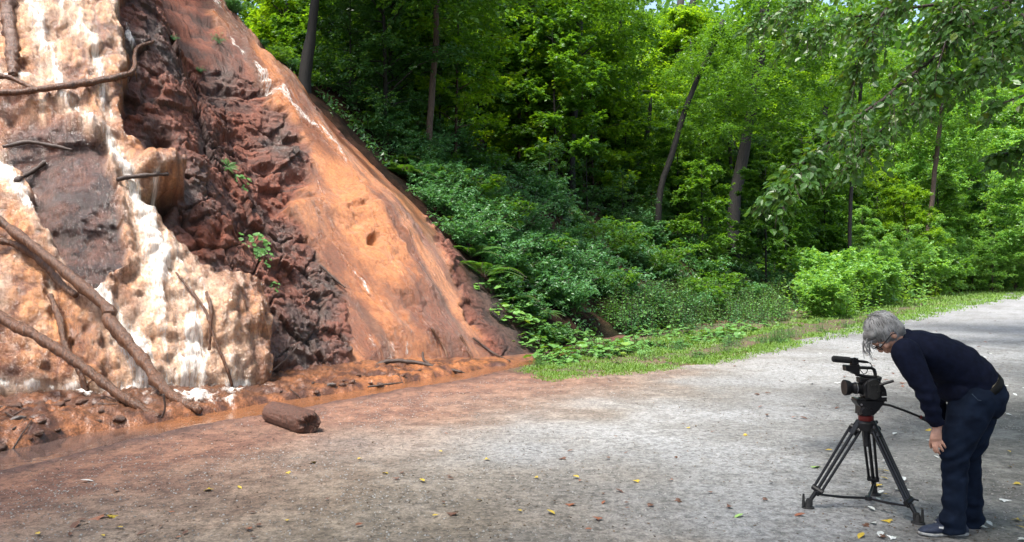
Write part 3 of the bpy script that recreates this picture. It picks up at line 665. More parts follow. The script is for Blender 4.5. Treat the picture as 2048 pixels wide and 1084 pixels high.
def hpos(s, t):
    P, _ = hill(np.array([s]), np.array([t])); x, y = P[0][:2]
    return np.array([x, y, down(x, y)])
sA = float(TS[9])
for x, y in sample([(1140, 380), (1290, 470), (1400, 540), (1520, 580), (1700, 590), (1640, 520), (1480, 470), (1300, 380), (1180, 320)], 16):
    put_px(random.choice(['maple1', 'dark1', 'maple2', 'maple1']), x, y, random.uniform(.5, .8), 'small leafy maple rising in front of the dark trunks')
for x, y in sample([(1000, 280), (1150, 340), (1300, 440), (1450, 520), (1620, 570), (1740, 560), (1640, 480), (1450, 440), (1300, 340), (1100, 250)], 26):
    put_px(random.choice(['maple1', 'dark1', 'maple2', 'maple2']), x, y, random.uniform(.75, 1.2), 'leafy maple of the slope partly hiding the dark trunks')
PR['pale1'] = small_tree('m', 5.5, 2.2, 30, 22, 18, .14, L_OVAL, 'leaf_sunlit_pale', 'bark_brown', .3, .04, .8)
for px, d, sc in [(1760, 40, .6), (1815, 46, .75), (1860, 52, .9), (1900, 56, .8), (1945, 62, .7), (1985, 60, .8), (2030, 66, .8), (2070, 62, .9), (1880, 64, 1.2), (1795, 60, 1.1), (1840, 70, 1.3), (1725, 48, .9), (2010, 74, 1.0)]:
    x = (px-1024)/F*d; put(PR['pale1'], (x, d, down(x, d)-.1), sc, 'pale green sunlit young tree in the clearing by the bend', 'tree', 'pale young trees by the bend of the track')
for k in range(110):
    s = sA+random.uniform(-3, 30); t = random.uniform(8, 26); p = hpos(s, t); px, py = proj(p)
    if px < 620 or px > 2150: continue
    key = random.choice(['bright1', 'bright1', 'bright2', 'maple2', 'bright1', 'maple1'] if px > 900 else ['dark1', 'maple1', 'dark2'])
    put(PR[key], (p[0], p[1], p[2]-.1), random.uniform(.8, 1.35), LAB[key], 'tree', YG)
TBL = {}
TBL = {'tallbg': 'tall leafy tree far back in the wood', 'tallbr': 'tall sunlit yellow-green tree far back in the wood', 'talldk': 'dark full-crowned tree far back by the bend of the track'}
PR['tallpale'] = small_tree('m', 14, 4.2, 58, 30, 20, .26, L_DIA, 'leaf_sunlit_pale', 'bark_brown', 2.0, .14, 1.6, prof=lambda q: .75+.5*math.sin(q*3)-.5*q); TBL['tallpale'] = 'tall pale green sunlit tree beyond the bend of the track'
for k in range(120):
    s = sA+random.uniform(2, 110); t = random.uniform(18, 50) if s < sA+40 else random.uniform(6, 40); p = hpos(s, t); px, py = proj(p)
    if px < 560 or px > 2500: continue
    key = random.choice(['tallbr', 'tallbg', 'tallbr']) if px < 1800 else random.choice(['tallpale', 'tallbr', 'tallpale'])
    put(PR[key], (p[0], p[1], p[2]-.2), random.uniform(.8, 1.25), TBL[key], 'tree', 'tall trees far back in the wood')
for sT, tT in ((8, 15.5), (10.5, 15), (12.5, 15.5), (14.5, 15.5), (16.5, 16), (6, 17), (13.5, 18), (17.5, 19)):
    p = hpos(sT, tT); put(PR['maple2'], (p[0], p[1], p[2]-.2), random.uniform(.8, 1.1), 'leafy maple on the brow above the falls', 'tree', 'maples on the brow above the falls')
for px, d, key, sc in [(1975, 66, 'talldk', .62), (1930, 76, 'talldk', .7), (2060, 60, 'tallpale', .8), (1880, 66, 'tallpale', .9), (1960, 82, 'tallpale', 1.25), (2040, 84, 'tallpale', 1.3), (2150, 66, 'tallpale', 1.1), (1830, 72, 'tallpale', 1.0), (2100, 92, 'tallpale', 1.3), (1880, 60, 'tallbg', .6), (1820, 52, 'tallbr', .55)]:
    x = (px-1024)/F*d; put(PR[key], (x, d, down(x, d)-.2), sc, TBL[key], 'tree', 'tall trees far back in the wood')

# --- far valley side closing the view, covered by woods that read as one mass
yy = np.linspace(0, 1, 24); aa = np.radians(np.linspace(-62, 62, 160)); FA, FY = np.meshgrid(aa, yy); rr_ = 125+70*FY
FV = np.stack([rr_*np.sin(FA), rr_*np.cos(FA), -1+58*FY**.8+6*fbm(np.stack([FA*9, FY*4, 0*FA], -1).reshape(-1, 3), 3, 601).reshape(FA.shape)*FY], -1).reshape(-1, 3)
npmesh('hills', FV, grid_faces(24, 160), M['hill'], attrs={'col': np.tile([[.03, .05, .02]], (len(FV), 1)), 'wet': np.zeros(len(FV))})['kind'] = 'structure'
n = 70000; fa = np.radians(rng.uniform(-58, 58, n)); q = rng.random(n)**1.2; r_ = 122+66*q; hh = rng.random(n)**.7; cl = fbm(np.stack([fa*26, q*14, 0*fa], 1), 3, 603)
FP = np.stack([r_*np.sin(fa), r_*np.cos(fa), -1+58*q**.8+12*hh*(.75+.6*cl)], 1)
gl = leaves(L_DIA, FP, rng.normal(0, 1, (n, 3)), np.array([[-.3, -.5, .7]])+rng.normal(0, .6, (n, 3)), rng.uniform(1.0, 2.4, n))
tag(npmesh('far_woodland', gl[0], gl[1], M['leaf_maple'], None, False, {'v': gl[2]}), 'distant woods on the far valley side seen between the trees', 'woodland', kind='stuff')

# --- tall trees whose trunks show: trunk drawn through its own bends, crown high above
def high_crown(mat, reach, z0, z1, limbs, size, up=.3):
    arr, lm = crown_arrays(z0, z1, reach, limbs, 24, 1.8, 16, size, L_DIA, up, lambda q: .7+.55*math.sin(q*3)-.5*q)
    return arr, lm
HC = [high_crown('leaf_maple', 3.6, 0, 8, 40, .2), high_crown('leaf_maple', 4.4, 0, 7, 44, .2)]
HCM = []
for k, (arr, lm) in enumerate(HC):
    a = crown_obj('crown', arr, 'leaf_maple'); HCM.append(a.data); bpy.data.objects.remove(a)
def trunk_tree(pts, label, top=13.0, crown=0, bark='bark', side=(), d=None, csc=1.0):
    """pts: (px, py, width px) from the base up"""
    p0, _ = hit(*pts[0][:2]); d = d or (p0[1] if p0 is not None else 34)
    if d > 75: d = 40
    w = [PX(a, b, d) for a, b, _ in pts]; r = [c/F*d*.42 for _, _, c in pts]
    base = w[0].copy(); g = down(base[0], base[1]); 
    w = [np.array([base[0]-(w[1][0]-base[0])*.1, base[1], min(g, base[2])-.4])]+w; r = [r[0]*1.08]+r
    dirv = (w[-1]-w[-2]); dirv = dirv/dirv[2] if dirv[2] > .2 else np.array([0, 0, 1.])
    e = w[-1]; hgt = g+top
    if e[2] < hgt:
        for f in (.4, .7, 1.0): w.append(e+dirv*np.array([.6, .6, 1])*(hgt-e[2])*f); r.append(r[-1]*(.85 if f < 1 else .6))
    root = empty('tall_tree', (w[0][0], w[0][1], g)); org = np.array(root.location)
    mb = MB(); W_ = spline(w, 26); rr = np.interp(np.linspace(0, len(r)-1, 26), range(len(r)), r); rr[0] *= 1.15
    W_[1:, :2] += np.stack([vn(np.stack([W_[1:, 2]*1.1, 0*W_[1:, 2]+base[0], 0*W_[1:, 2]], 1), 3), vn(np.stack([W_[1:, 2]*1.1, 0*W_[1:, 2]+base[0]+9, 0*W_[1:, 2]], 1), 3)], 1)*.04
    mb.tube(W_-org, rr, 12, jit=.12)
    for (a, b, c, dd) in side:                # side limbs in pixels: from, to
        A_, B_ = PX(a, b, d), PX(c, dd, d); mid = (A_+B_)/2+np.array([0, .1, .05*np.linalg.norm(B_-A_)])
        mb.tube([A_-org, mid-org, B_-org], [.035, .025, .01], 6)
    mb.build('trunk', M[bark], root)
    c = bpy.data.objects.new('crown', HCM[crown]); C.objects.link(c); c.parent = root
    tp = W_[-1]-org; c.location = (tp[0], tp[1], tp[2]-9.0*csc); c.scale = (csc,)*3; c.rotation_euler.z = random.uniform(0, 6)
    tag(root, label, 'tree', 'tall trees with bare trunks on the slope'); return root
trunk_tree([(858, 345, 17), (862, 200, 15), (870, 90, 14), (876, -20, 13)], 'slim brown trunked tree beside the smaller falls, a fern at its foot', 12, 1, 'bark_brown')
trunk_tree([(1143, 300, 20), (1150, 180, 18), (1154, 110, 18), (1158, 40, 18), (1165, -20, 16)], 'straight dark tree with a forked side limb, alone against yellow leaves', 13, 0, side=((1154, 120, 1195, 85), (1151, 150, 1110, 60)))
trunk_tree([(965, 190, 24), (978, 120, 22), (992, 50, 20), (1003, -20, 18)], 'dark tree leaning right near the top centre of the wood', 12, 1)
trunk_tree([(1038, 260, 8), (1040, 150, 8), (1043, 20, 8)], 'thin straight tree right of the dark leaning one', 11, 0, 'bark_brown', csc=.7)
trunk_tree([(1305, 405, 30), (1330, 270, 20), (1350, 130, 18), (1362, 0, 17)], 'left trunk of the close pair of tall dark trees', 13, 0)
trunk_tree([(1322, 400, 22), (1352, 240, 16), (1370, 100, 15), (1388, -10, 15)], 'right trunk of the close pair of tall dark trees, leaning right', 13, 1)
trunk_tree([(1318, 400, 15), (1345, 300, 14), (1370, 222, 13), (1395, 160, 12), (1425, 95, 11), (1445, 40, 10)], 'thin dark tree leaning strongly right between the pair and the biggest trunk', 8, 0, d=34, csc=.6)
trunk_tree([(1468, 420, 29), (1482, 330, 28), (1505, 210, 25), (1520, 110, 23), (1532, -10, 21)], 'biggest dark trunk of the slope, rising to the right of centre', 15, 1, side=((1500, 220, 1560, 120), (1518, 120, 1555, 20), (1485, 320, 1450, 250)))
trunk_tree([(1262, 370, 16), (1272, 330, 15), (1290, 290, 13), (1300, 230, 10)], 'short dark leaning stem left of the close pair of trees', 6, 0, csc=.5)
trunk_tree([(1284, 388, 9), (1286, 340, 8), (1294, 270, 8), (1290, 180, 7)], 'thin dark stem just left of the close pair of trees', 8, 0, csc=.5)
trunk_tree([(1525, 500, 34), (1545, 455, 31), (1575, 425, 28), (1600, 360, 24), (1640, 260, 20)], 'thick dark trunk curving to the right low on the slope', 11, 0, csc=.8)
trunk_tree([(1595, 505, 12), (1612, 475, 14), (1630, 440, 14), (1636, 400, 12), (1650, 300, 9)], 'slimmer dark trunk curving right beside the thick curved one', 9, 1, csc=.6)
trunk_tree([(1508, 500, 11), (1512, 450, 11), (1524, 380, 9), (1528, 300, 8)], 'thin upright stem left of the thick curved trunk', 8, 1, csc=.5)
trunk_tree([(1850, 500, 12), (1862, 420, 11), (1872, 320, 10), (1884, 200, 9), (1892, 60, 8)], 'slender tree with a light brown trunk near the bend of the track', 14, 1, 'bark_brown', d=54, csc=1.0)
trunk_tree([(1933, 470, 16), (1937, 400, 15), (1942, 340, 12)], 'dark trunk in the shade at the bend of the track', 12, 0, d=72, csc=.8)
trunk_tree([(1700, 420, 9), (1708, 330, 8), (1720, 200, 8), (1728, 60, 7)], 'slender dark tree between the curved trunks and the bend', 12, 1, d=42, csc=.7)
trunk_tree([(612, 118, 30), (622, 60, 22), (630, 0, 20), (640, -60, 18)], 'stout dark tree hidden in leaves above the smaller falls', 12, 1, csc=.9, d=20.5)
trunk_tree([(915, 220, 13), (918, 120, 12), (925, 20, 11)], 'slim dark tree in the shade right of the brown trunk', 12, 0, csc=.8)

for pts, l in [([(1100, 320, 9), (1104, 180, 8), (1112, 0, 7)], 'slim dark trunk just left of the straight dark tree with the forked limb'), ([(1205, 350, 8), (1222, 200, 8), (1243, 40, 7)], 'slim dark leaning trunk right of the forked tree'),
               ([(1412, 470, 10), (1440, 300, 9), (1476, 60, 8)], 'slim dark leaning trunk left of the biggest trunk'), ([(1560, 470, 9), (1578, 300, 8), (1572, 60, 8)], 'slim dark trunk right of the biggest trunk'),
               ([(1640, 520, 10), (1662, 350, 9), (1702, 120, 8)], 'slim dark trunk leaning right above the curved trunks'), ([(1448, 500, 8), (1462, 380, 7), (1458, 200, 7)], 'slender dark stem at the foot of the biggest trunk'), ([(1385, 460, 7), (1390, 330, 7), (1384, 150, 6)], 'thin dark stem right of the close pair of trees')]:
    trunk_tree([(a, b, w*1.25) for a, b, w in pts], l, 11, random.choice((0, 1)), csc=.55)
# --- unseen big trees added beside and behind the viewer: their crowns shade the track
def added_shade_tree(x, y, reach, z0, z1, label, limbs=40, size=.18, name='added_shade_tree', dens=34):
    z = down(x, y); root = empty(name, (x, y, z))
    arr, lm = crown_arrays(z0, z1, reach, limbs, dens, 2.0, 16, size, L_DIA, .2, lambda q: .75+.5*math.sin(q*3)-.45*q, tilt=.6)
    lm.tube([(0, 0, -.4), (.1, 0, z0*.5), (.1, .1, z0), (0, 0, z1)], [.3, .24, .2, .05], 12); lm.build('trunk', M['bark'], root); crown_obj('crown', arr, 'leaf_maple', root)
    tag(root, label, 'tree', 'unseen trees added to shade the track'); return root
SH = [added_shade_tree(9.5, 6.5, 6.5, 5.5, 15, 'unseen large maple added to shade the track')]
for (x, y, sc) in SHADE_POS:
    o = copy_tree(SH[0]); o.location = (x, y, down(x, y)); o.rotation_euler.z = random.uniform(0, 6); o.scale = (sc,)*3

# --- beech whose low branches hang into the view at the upper right
br = empty('beech_tree', (8.6, 8.4, 0)); org = np.array(br.location); mb = MB(); PA = [[], [], []]
limbs = [([(2230, -120, 7.4), (1990, 20, 7.3), (1850, 130, 7.1), (1720, 235, 6.9), (1620, 320, 6.7), (1545, 395, 6.6)], .028, 34, .34), ([(2260, 20, 7.8), (2048, 92, 7.7), (1900, 165, 7.6), (1790, 235, 7.5), (1700, 330, 7.3)], .024, 26, .34),
         ([(2080, -150, 7.0), (1930, -20, 7.0), (1895, 70, 6.9), (1862, 180, 6.9)], .016, 16, .3), ([(1990, -160, 7.6), (1830, -40, 7.6), (1745, 60, 7.5), (1705, 165, 7.5)], .02, 18, .34),
         ([(2260, 100, 7.0), (2080, 180, 7.0), (1985, 214, 7.0)], .018, 3, .3), ([(2250, -60, 8.4), (2060, -10, 8.4), (1880, 10, 8.3), (1700, 35, 8.3), (1590, 70, 8.2)], .03, 30, .4),
         ([(2240, 240, 7.6), (2090, 285, 7.6), (1985, 315, 7.7)], .014, 14, .3), ([(1900, -150, 9), (1700, -60, 9), (1600, 0, 9), (1500, 60, 9.1)], .02, 18, .42), ([(2230, -30, 6.6), (2100, 20, 6.6), (2010, 60, 6.5), (1950, 130, 6.5)], .018, 18, .3)]
for pts, r0, tw, tl in limbs:
    W_ = spline([PX(*p) for p in pts], 18)
    W_ += np.stack([vn(W_*4, 5), vn(W_*4+7, 5), vn(W_*4+13, 5)], 1)*.02
    mb.tube(W_-org, np.linspace(r0, .004, 18), 7)
    P, A, Nn, (tb, td, ln) = limb_leaves(W_, int(tw*3.4), tl*1.5, 13, .07, spread=1.0, droop=.5, tilt=.8, t0=.12)
    for a, b, c in zip(tb, td, ln):
        e2 = a+b*c*.5-np.array([0, 0, .12*c]); e3 = a+b*c-np.array([0, 0, .5*c]); mb.tube([a-org, e2-org, e3-org], [.004, .003, .002], 4, cap=False)
    A[:, 2] -= .45; PA[0].append(P); PA[1].append(A); PA[2].append(Nn)
mb.tube([(0, 0, -.3), (.1, -.1, 1.5), (-.1, 0, 3.2), (-.3, .1, 6), (-.2, 0, 11)], [.24, .2, .18, .14, .05], 12)
for pts, r0, tw, tl in limbs:                  # each limb joins the trunk outside the picture
    a = PX(*pts[0])-org; mb.tube([(-.1, 0, max(2.2, a[2]-.8)), ((a*.55)+np.array([0, 0, .1])), a], [r0*2, r0*1.4, r0], 7)
mb.build('trunk', M['dark_twig'], br)
P, A, Nn = map(np.concatenate, PA); a1 = leaves(L_BEECH, P-org, A, Nn, .082*rng.uniform(.5, 1.1, len(P)))
a2, lm = crown_arrays(4.8, 11, 3.6, 30, 16, 1.2, 14, .12, L_OVAL, .25)
k = (a2[0][:, 0]+org[0]) > .0
crown_obj('crown', (np.vstack([a1[0], a2[0]]), np.vstack([a1[1], a2[1]+len(a1[0])]), np.concatenate([a1[2], a2[2]])), 'leaf_beech', br)
tag(br, 'beech with drooping leafy branches hanging over the track from the right', 'tree')

# --- undergrowth prototypes
def shrub(r, h, stems, per, size, tm, mat, name='shrub', up=1.0):
    root = empty(name); Ps, As, Ns = [], [], []; mb = MB()
    for k in range(stems):
        az = k*2.4; d = np.array([math.cos(az), math.sin(az), 0]); rr = r*random.uniform(.3, 1); hh = h*random.uniform(.55, 1)
        pth = np.array([d*rr*f**1.2+np.array([0, 0, hh*(1.35*f-.4*f*f*1.1)]) for f in np.linspace(0, 1, 6)]); pth += rng.normal(0, .02, pth.shape)
        mb.tube(pth, [.008*(1.2-f) for f in np.linspace(0, 1, 6)], 4, cap=False)
        P, A, Nn, _ = limb_leaves(pth, max(3, per//7), .3*r+.08, 7, size, tilt=.5, t0=.15); Ps.append(P); As.append(A); Ns.append(Nn)
    P, A, Nn = map(np.concatenate, (Ps, As, Ns)); A = A*np.array([1, 1, up]); P[:, 2] = np.maximum(P[:, 2], .02)
    mb.build('stem', M['dark_twig'], root); crown_obj('foliage', leaves(tm, P, A, Nn, size*rng.uniform(.6, 1.15, len(P))), mat, root); return root
def fern_proto(n, L):
    root = empty('fern'); Ps, As, Ns, S = [], [], [], []; mb = MB()
    for k in range(n):
        az = k*6.283/n+random.uniform(-.3, .3); ln = L*random.uniform(.7, 1.1); el = random.uniform(.7, 1.1); d = np.array([math.cos(az), math.sin(az), 0]); sd = np.array([-d[1], d[0], 0])
        f = np.linspace(0, 1, 30); pth = d[None]*(ln*(f*math.cos(el)+.35*f**2))[:, None]+np.array([0, 0, 1])*(ln*(f*math.sin(el)-.75*f**2.2))[:, None]
        mb.tube(pth[::3], .004, 4, cap=False)
        for s in (-1, 1):
            w = ln*.24*np.sin(np.clip(f*1.05+.03, 0, 1)*math.pi)**.7*(1-.45*f)
            Ps.append(pth[3:]); As.append((sd*s+d*.35)[None]+np.zeros((27, 3))+np.array([0, 0, -.15])); Ns.append(np.array([[0, 0, 1.]])-d[None]*.2+rng.normal(0, .08, (27, 3))); S.append(w[3:])
    P, A, Nn, S = map(np.concatenate, (Ps, As, Ns, S)); V, Fs = L_DIA; tm = (V*np.array([.42, 1, .5]), Fs)
    mb.build('stem', M['dark_twig'], root); crown_obj('foliage', leaves(tm, P, A, Nn, np.maximum(S, .01)), 'fern', root); return root
def colt_proto(n, r, size):
    root = empty('coltsfoot'); mb = MB(); q = rng.random(n); az = rng.random(n)*6.28; rr = r*np.sqrt(q)
    P = np.stack([rr*np.cos(az), rr*np.sin(az), .10+.16*rng.random(n)*(1.2-q)], 1)
    for p in P: mb.tube([(p[0]*.3, p[1]*.3, 0), p*np.array([.8, .8, .7]), p], .004, 4, cap=False)
    ax = np.stack([np.cos(az), np.sin(az), -.15+0*az], 1); nn = np.stack([.25*np.cos(az), .25*np.sin(az), 1+0*az], 1)+rng.normal(0, .22, (n, 3))
    mb.build('stem', M['dark_twig'], root); crown_obj('foliage', leaves(L_ROUND, P, ax, nn, size*rng.uniform(.55, 1.1, n)), 'leaf_colt', root); return root
def weed_proto(n, h, r, mat, size=.07):
    root = empty('weed'); Ps, As, Ns, S = [], [], [], []; mb = MB()
    for k in range(n):
        b = rng.normal(0, r*.5, 2); hh = h*random.uniform(.5, 1); ln = rng.normal(0, .12, 2); m = int(hh/.035); f = np.linspace(.12, 1, m)
        P = np.stack([b[0]+ln[0]*hh*f, b[1]+ln[1]*hh*f, hh*f], 1); az = np.arange(m)*2.4
        mb.tube([(b[0], b[1], 0), P[-1]], .004, 4, cap=False)
        P = P+rng.normal(0, .03, P.shape)*hh; Ps.append(P); As.append(np.stack([np.cos(az), np.sin(az), .3-.5*(1-f)+rng.normal(0, .3, m)], 1)); Ns.append(np.array([[0, 0, 1]])+rng.normal(0, .35, (m, 3))); S.append(size*(1.3-.8*f)*rng.uniform(.7, 1.1, m)+.01)
    P, A, Nn, S = map(np.concatenate, (Ps, As, Ns, S))
    mb.build('stem', M['dark_twig'], root); crown_obj('foliage', leaves(L_OVAL, P, A, Nn, S), mat, root); return root
U = {'bush1': shrub(1.1, 1.7, 34, 190, .12, L_OVAL, 'leaf_sunlit_pale', 'bush'), 'bush2': shrub(1.1, 1.5, 34, 180, .11, L_MAPLE, 'leaf_maple', 'bush'), 'weed4': weed_proto(30, 1.5, 1.3, 'leaf_sunlit_pale', .14), 'sh1': shrub(.55, .6, 14, 70, .07, L_OVAL, 'leaf_shrub'), 'sh2': shrub(.65, .75, 16, 84, .055, L_DIA, 'leaf_shrub'), 'sh3': shrub(.5, .5, 12, 60, .09, L_OVAL, 'leaf_dark'),
     'sh4': shrub(.6, .8, 14, 70, .08, L_MAPLE, 'leaf_maple'), 'br1': shrub(.7, .9, 16, 84, .10, L_OVAL, 'leaf_sunlit'), 'fern1': fern_proto(10, .8), 'fern2': fern_proto(8, 1.0), 'colt1': colt_proto(34, .38, .15),
     'colt2': colt_proto(24, .3, .13), 'weed1': weed_proto(26, .55, .5, 'leaf_shrub'), 'weed2': weed_proto(22, .8, .5, 'leaf_colt', .085), 'weed3': weed_proto(20, .7, .55, 'leaf_sunlit', .09)}
ULAB = {'sh': ('leafy green shrub in the tangle of undergrowth %s', 'shrub', 'shrubs of the undergrowth'), 'bu': ('leafy green bush %s', 'bush', 'bushes along the far verge'), 'br': ('bright green bush %s', 'bush', 'bright bushes along the far verge'),
        'fe': ('green fern with arching fronds %s', 'fern', 'ferns on the slope'), 'co': ('low plant with broad round green leaves %s', 'plant', 'round-leaved plants by the stream'),
        'sh3': ('dark green bramble in the undergrowth %s', 'bramble', 'brambles of the undergrowth'), 'we': ('upright leafy green weeds %s', 'weeds', 'tall weeds along the verge')}
def scatter(keys, poly, n, s0_, s1_, where, dz=-.05, far=30):
    for x, y in sample(poly, n):
        p, nn_ = hit(x, y)
        if p is None or p[1] > 110: continue
        k = random.choice(keys); l, c, g = ULAB.get(k, ULAB[k[:2]])
        put(U[k], (p[0], p[1], p[2]+dz), random.uniform(s0_, s1_)*max(1, p[1]/far), l % where, c, g)
SL = [(640, 110), (760, 190), (850, 350), (905, 420), (960, 500), (1020, 570), (1120, 640), (1260, 650), (1450, 640), (1640, 600), (1560, 530), (1420, 500), (1280, 420), (1120, 330), (980, 280), (860, 230), (760, 90)]
scatter(['sh1', 'sh2', 'sh2', 'sh1', 'sh3', 'sh4'], SL, 140, 1.2, 1.8, 'on the hill slope')
scatter(['sh1', 'sh2', 'sh4'], [(430, -60), (520, 40), (640, 110), (760, 180), (860, 280), (800, 60), (600, -60)], 45, .9, 1.5, 'above the smaller falls')
scatter(['sh2', 'sh1'], [(890, 400), (960, 490), (1080, 600), (1200, 640), (1250, 600), (1000, 400), (900, 330)], 40, .9, 1.3, 'right of the smaller falls')
scatter(['fern1', 'fern2'], [(880, 340), (950, 420), (1060, 520), (1170, 580), (1180, 480), (1040, 400), (920, 320)], 16, 1.0, 1.4, 'right of the smaller falls')
scatter(['fern1', 'fern2'], [(1150, 400), (1300, 500), (1440, 560), (1480, 520), (1350, 430), (1200, 360)], 18, 1.1, 1.5, 'high on the shaded slope')
scatter(['colt1', 'colt2'], [(968, 560), (1010, 560), (1060, 620), (1150, 660), (1200, 690), (1060, 705), (1010, 660), (975, 600)], 30, .8, 1.15, 'on the bank right of the smaller falls')
scatter(['colt1', 'colt2'], [(1070, 715), (1200, 690), (1280, 665), (1450, 655), (1560, 650), (1400, 690), (1230, 715), (1110, 728)], 44, .7, 1.15, 'between the stream and the track')
scatter(['weed1', 'weed2'], [(1210, 640), (1280, 600), (1450, 590), (1620, 590), (1660, 615), (1560, 645), (1400, 660), (1240, 670)], 80, .9, 1.4, 'along the foot of the slope')
scatter(['bush2', 'sh1', 'weed2', 'sh3', 'bush2'], [(1560, 530), (1620, 600), (1740, 600), (1860, 570), (1850, 520), (1700, 500)], 60, .8, 1.4, 'at the foot of the wood')
scatter(['bush1', 'weed4', 'bush1', 'weed2', 'bush2', 'sh4', 'weed3'], [(1640, 640), (1780, 606), (1900, 588), (2060, 572), (2060, 556), (1900, 566), (1760, 580), (1640, 610)], 150, .5, 1.4, 'on the sunny verge by the bend')
scatter(['bush1', 'weed4'], [(1850, 500), (2060, 480), (2060, 535), (1880, 550)], 60, 1.4, 2.4, 'in the clearing at the bend of the track')
# plants clinging to the cliff
for px, py, k, sc, lab in [(455, 335, 'fern1', .34, 'small fern clinging to the red rock between the falls'), (485, 370, 'colt2', .55, 'round-leaved plant under the small fern on the red rock'),
                           (505, 492, 'colt1', .62, 'clump of round leaves growing from the hollow in the red rock'), (530, 520, 'colt2', .5, 'drooping tuft of leaves just below the clump in the hollow'),
                           (550, 575, 'colt2', .3, 'small withered tuft low on the dark rock'), (398, 145, 'sh1', .22, 'tiny green seedling high on the red rock'), (345, 82, 'sh1', .2, 'tiny green sprig on top of the red rock'), (435, 85, 'sh2', .3, 'sparse twiggy plant beside the head of the smaller falls')]:
    p, n = hit(px, py); put(U[k], tuple(p+np.array(n)*.0), sc, lab, 'plant', None).rotation_euler = (R(48), 0, R(35))

scatter(['sh1', 'sh2', 'sh4'], [(440, -60), (500, 30), (600, 110), (700, 180), (700, 90), (560, -60)], 34, .8, 1.4, 'above the smaller falls')
for x, y in sample([(450, -30), (520, 30), (640, 110), (740, 130), (760, -10), (520, -60)], 12): put_px(random.choice(['dark2', 'maple1', 'dark1']), x, y, random.uniform(.45, .75), 'leafy sapling overhanging the head of the smaller falls')
scatter(['sh1', 'sh2', 'sh4', 'fern1'], [(640, 130), (760, 250), (850, 350), (930, 460), (1000, 550), (1060, 560), (960, 430), (880, 320), (780, 210), (680, 110)], 46, .6, 1.0, 'along the edge of the soil bank')
scatter(['sh1', 'sh2', 'sh3', 'fern1', 'fern2'], [(450, -20), (540, 70), (630, 140), (750, 250), (840, 350), (900, 440), (930, 430), (880, 320), (760, 190), (640, 80), (540, -20)], 40, .6, 1.0, 'edging the smaller falls')
scatter(['sh1', 'sh2', 'fern1', 'fern2', 'sh1'], [(690, 215), (760, 285), (830, 380), (890, 465), (950, 550), (1000, 570), (1000, 500), (910, 370), (830, 260), (740, 180)], 78, .9, 1.4, 'on the bank beside the smaller falls')
scatter(['sh3', 'fern1', 'sh1'], [(960, 500), (1010, 600), (1080, 690), (1150, 690), (1060, 560), (1000, 490)], 26, .7, 1.1, 'at the foot of the dark soil bank')
scatter(['sh1', 'sh2', 'sh4'], [(445, -30), (480, 10), (560, 100), (650, 185), (625, 185), (530, 95), (455, 25)], 26, .4, .75, 'edging the smaller falls')
for x, y in sample([(880, 300), (1000, 360), (1150, 420), (1300, 490), (1420, 530), (1350, 420), (1150, 320), (950, 220)], 24): put_px(random.choice(['dark2', 'maple1', 'dark1', 'dark2']), x, y, random.uniform(.4, .65), 'small leafy sapling rising from the shrubs of the steep bank')
# creeping ground cover over the whole slope (uncountable)
n = 90000; Hs = rng.uniform(s1-2.2, s1+34, n); Ht = rng.uniform(-.2, 17, n); P, Nq = hill(Hs, Ht); dn = fbm(P*.9, 3, 211)
qx, qy = proj(P); okk = (rng.random(n) < np.clip(.55+1.3*dn, .05, 1)) & (qx+40*fbm(P*2, 3, 213) > np.interp(qy, [-100, 0, 200, 400, 560, 720], [400, 430, 630, 850, 985, 1060])) & (qx < 2150)
P, Nq = P[okk], Nq[okk]; zz = [cast((a, b, 60), (0, 0, -1)) for a, b in P[:, :2].tolist()]; P[:, 2] = [h_[0].z if h_ is not None else 0 for h_ in zz]
P = P+Nq*rng.uniform(.02, .22, (len(P), 1)); A = rng.normal(0, 1, P.shape); A[:, 2] -= .3; Nn = Nq+np.array([0, 0, .6])+rng.normal(0, .4, P.shape)
gl = leaves(L_OVAL, P, A, Nn, rng.uniform(.05, .12, len(P))*np.clip(P[:, 1]/18, .9, 2.2))
tag(npmesh('ground_cover', gl[0], gl[1], M['leaf_dark'], None, False, {'v': gl[2]}), 'dark green creeping plants covering the shaded slope', 'ground cover', kind='stuff')
scatter(['weed1', 'colt2', 'weed2'], [(1060, 735), (1280, 735), (1420, 722), (1560, 690), (1700, 655), (1640, 645), (1400, 680), (1200, 705)], 44, .25, .55, 'in the short grass of the verge')
# grass on the verge (uncountable)
GV = [(1040, 745), (1100, 760), (1280, 745), (1420, 730), (1560, 700), (1640, 680), (1760, 655), (1900, 622), (2070, 588), (2070, 560), (1900, 585), (1700, 615), (1560, 650), (1400, 665), (1260, 690), (1150, 712)]
npt = 0; Pg = []
cand = np.stack([rng.uniform(1030, 2070, 90000), rng.uniform(555, 770, 90000)], 1)
ins = poly_sd(cand[:, 0], cand[:, 1], GV); cand = cand[ins > rng.uniform(-6, 8, len(cand))]
dd = CAM_Z*F/(cand[:, 1]-542); X = (cand[:, 0]-1024)/F*dd; Y = dd; tuft = fbm(np.stack([X*1.6, Y*1.6, 0*X], 1), 3, 201)
trackm = line_d(cand[:, 0], cand[:, 1], [(1380, 712, 6), (1500, 683, 9), (1640, 655, 9), (1740, 636, 6), (1850, 612, 3)]); bare = trackm[0] < trackm[1]*1.1
kp = (rng.random(len(X)) < np.clip(.55+tuft*1.5, .06, 1)) & ((~bare) | (rng.random(len(X)) < .08)) & (Y < 75); X, Y = X[kp], Y[kp]
rep = 5; X = np.repeat(X, rep)+rng.normal(0, .03, len(X)*rep)*np.repeat(Y, rep)/14; Y = np.repeat(Y, rep); Y = Y+rng.normal(0, .05, len(X))*Y/14
z = gheight(X, Y)[0]; az = rng.random(len(X))*6.28
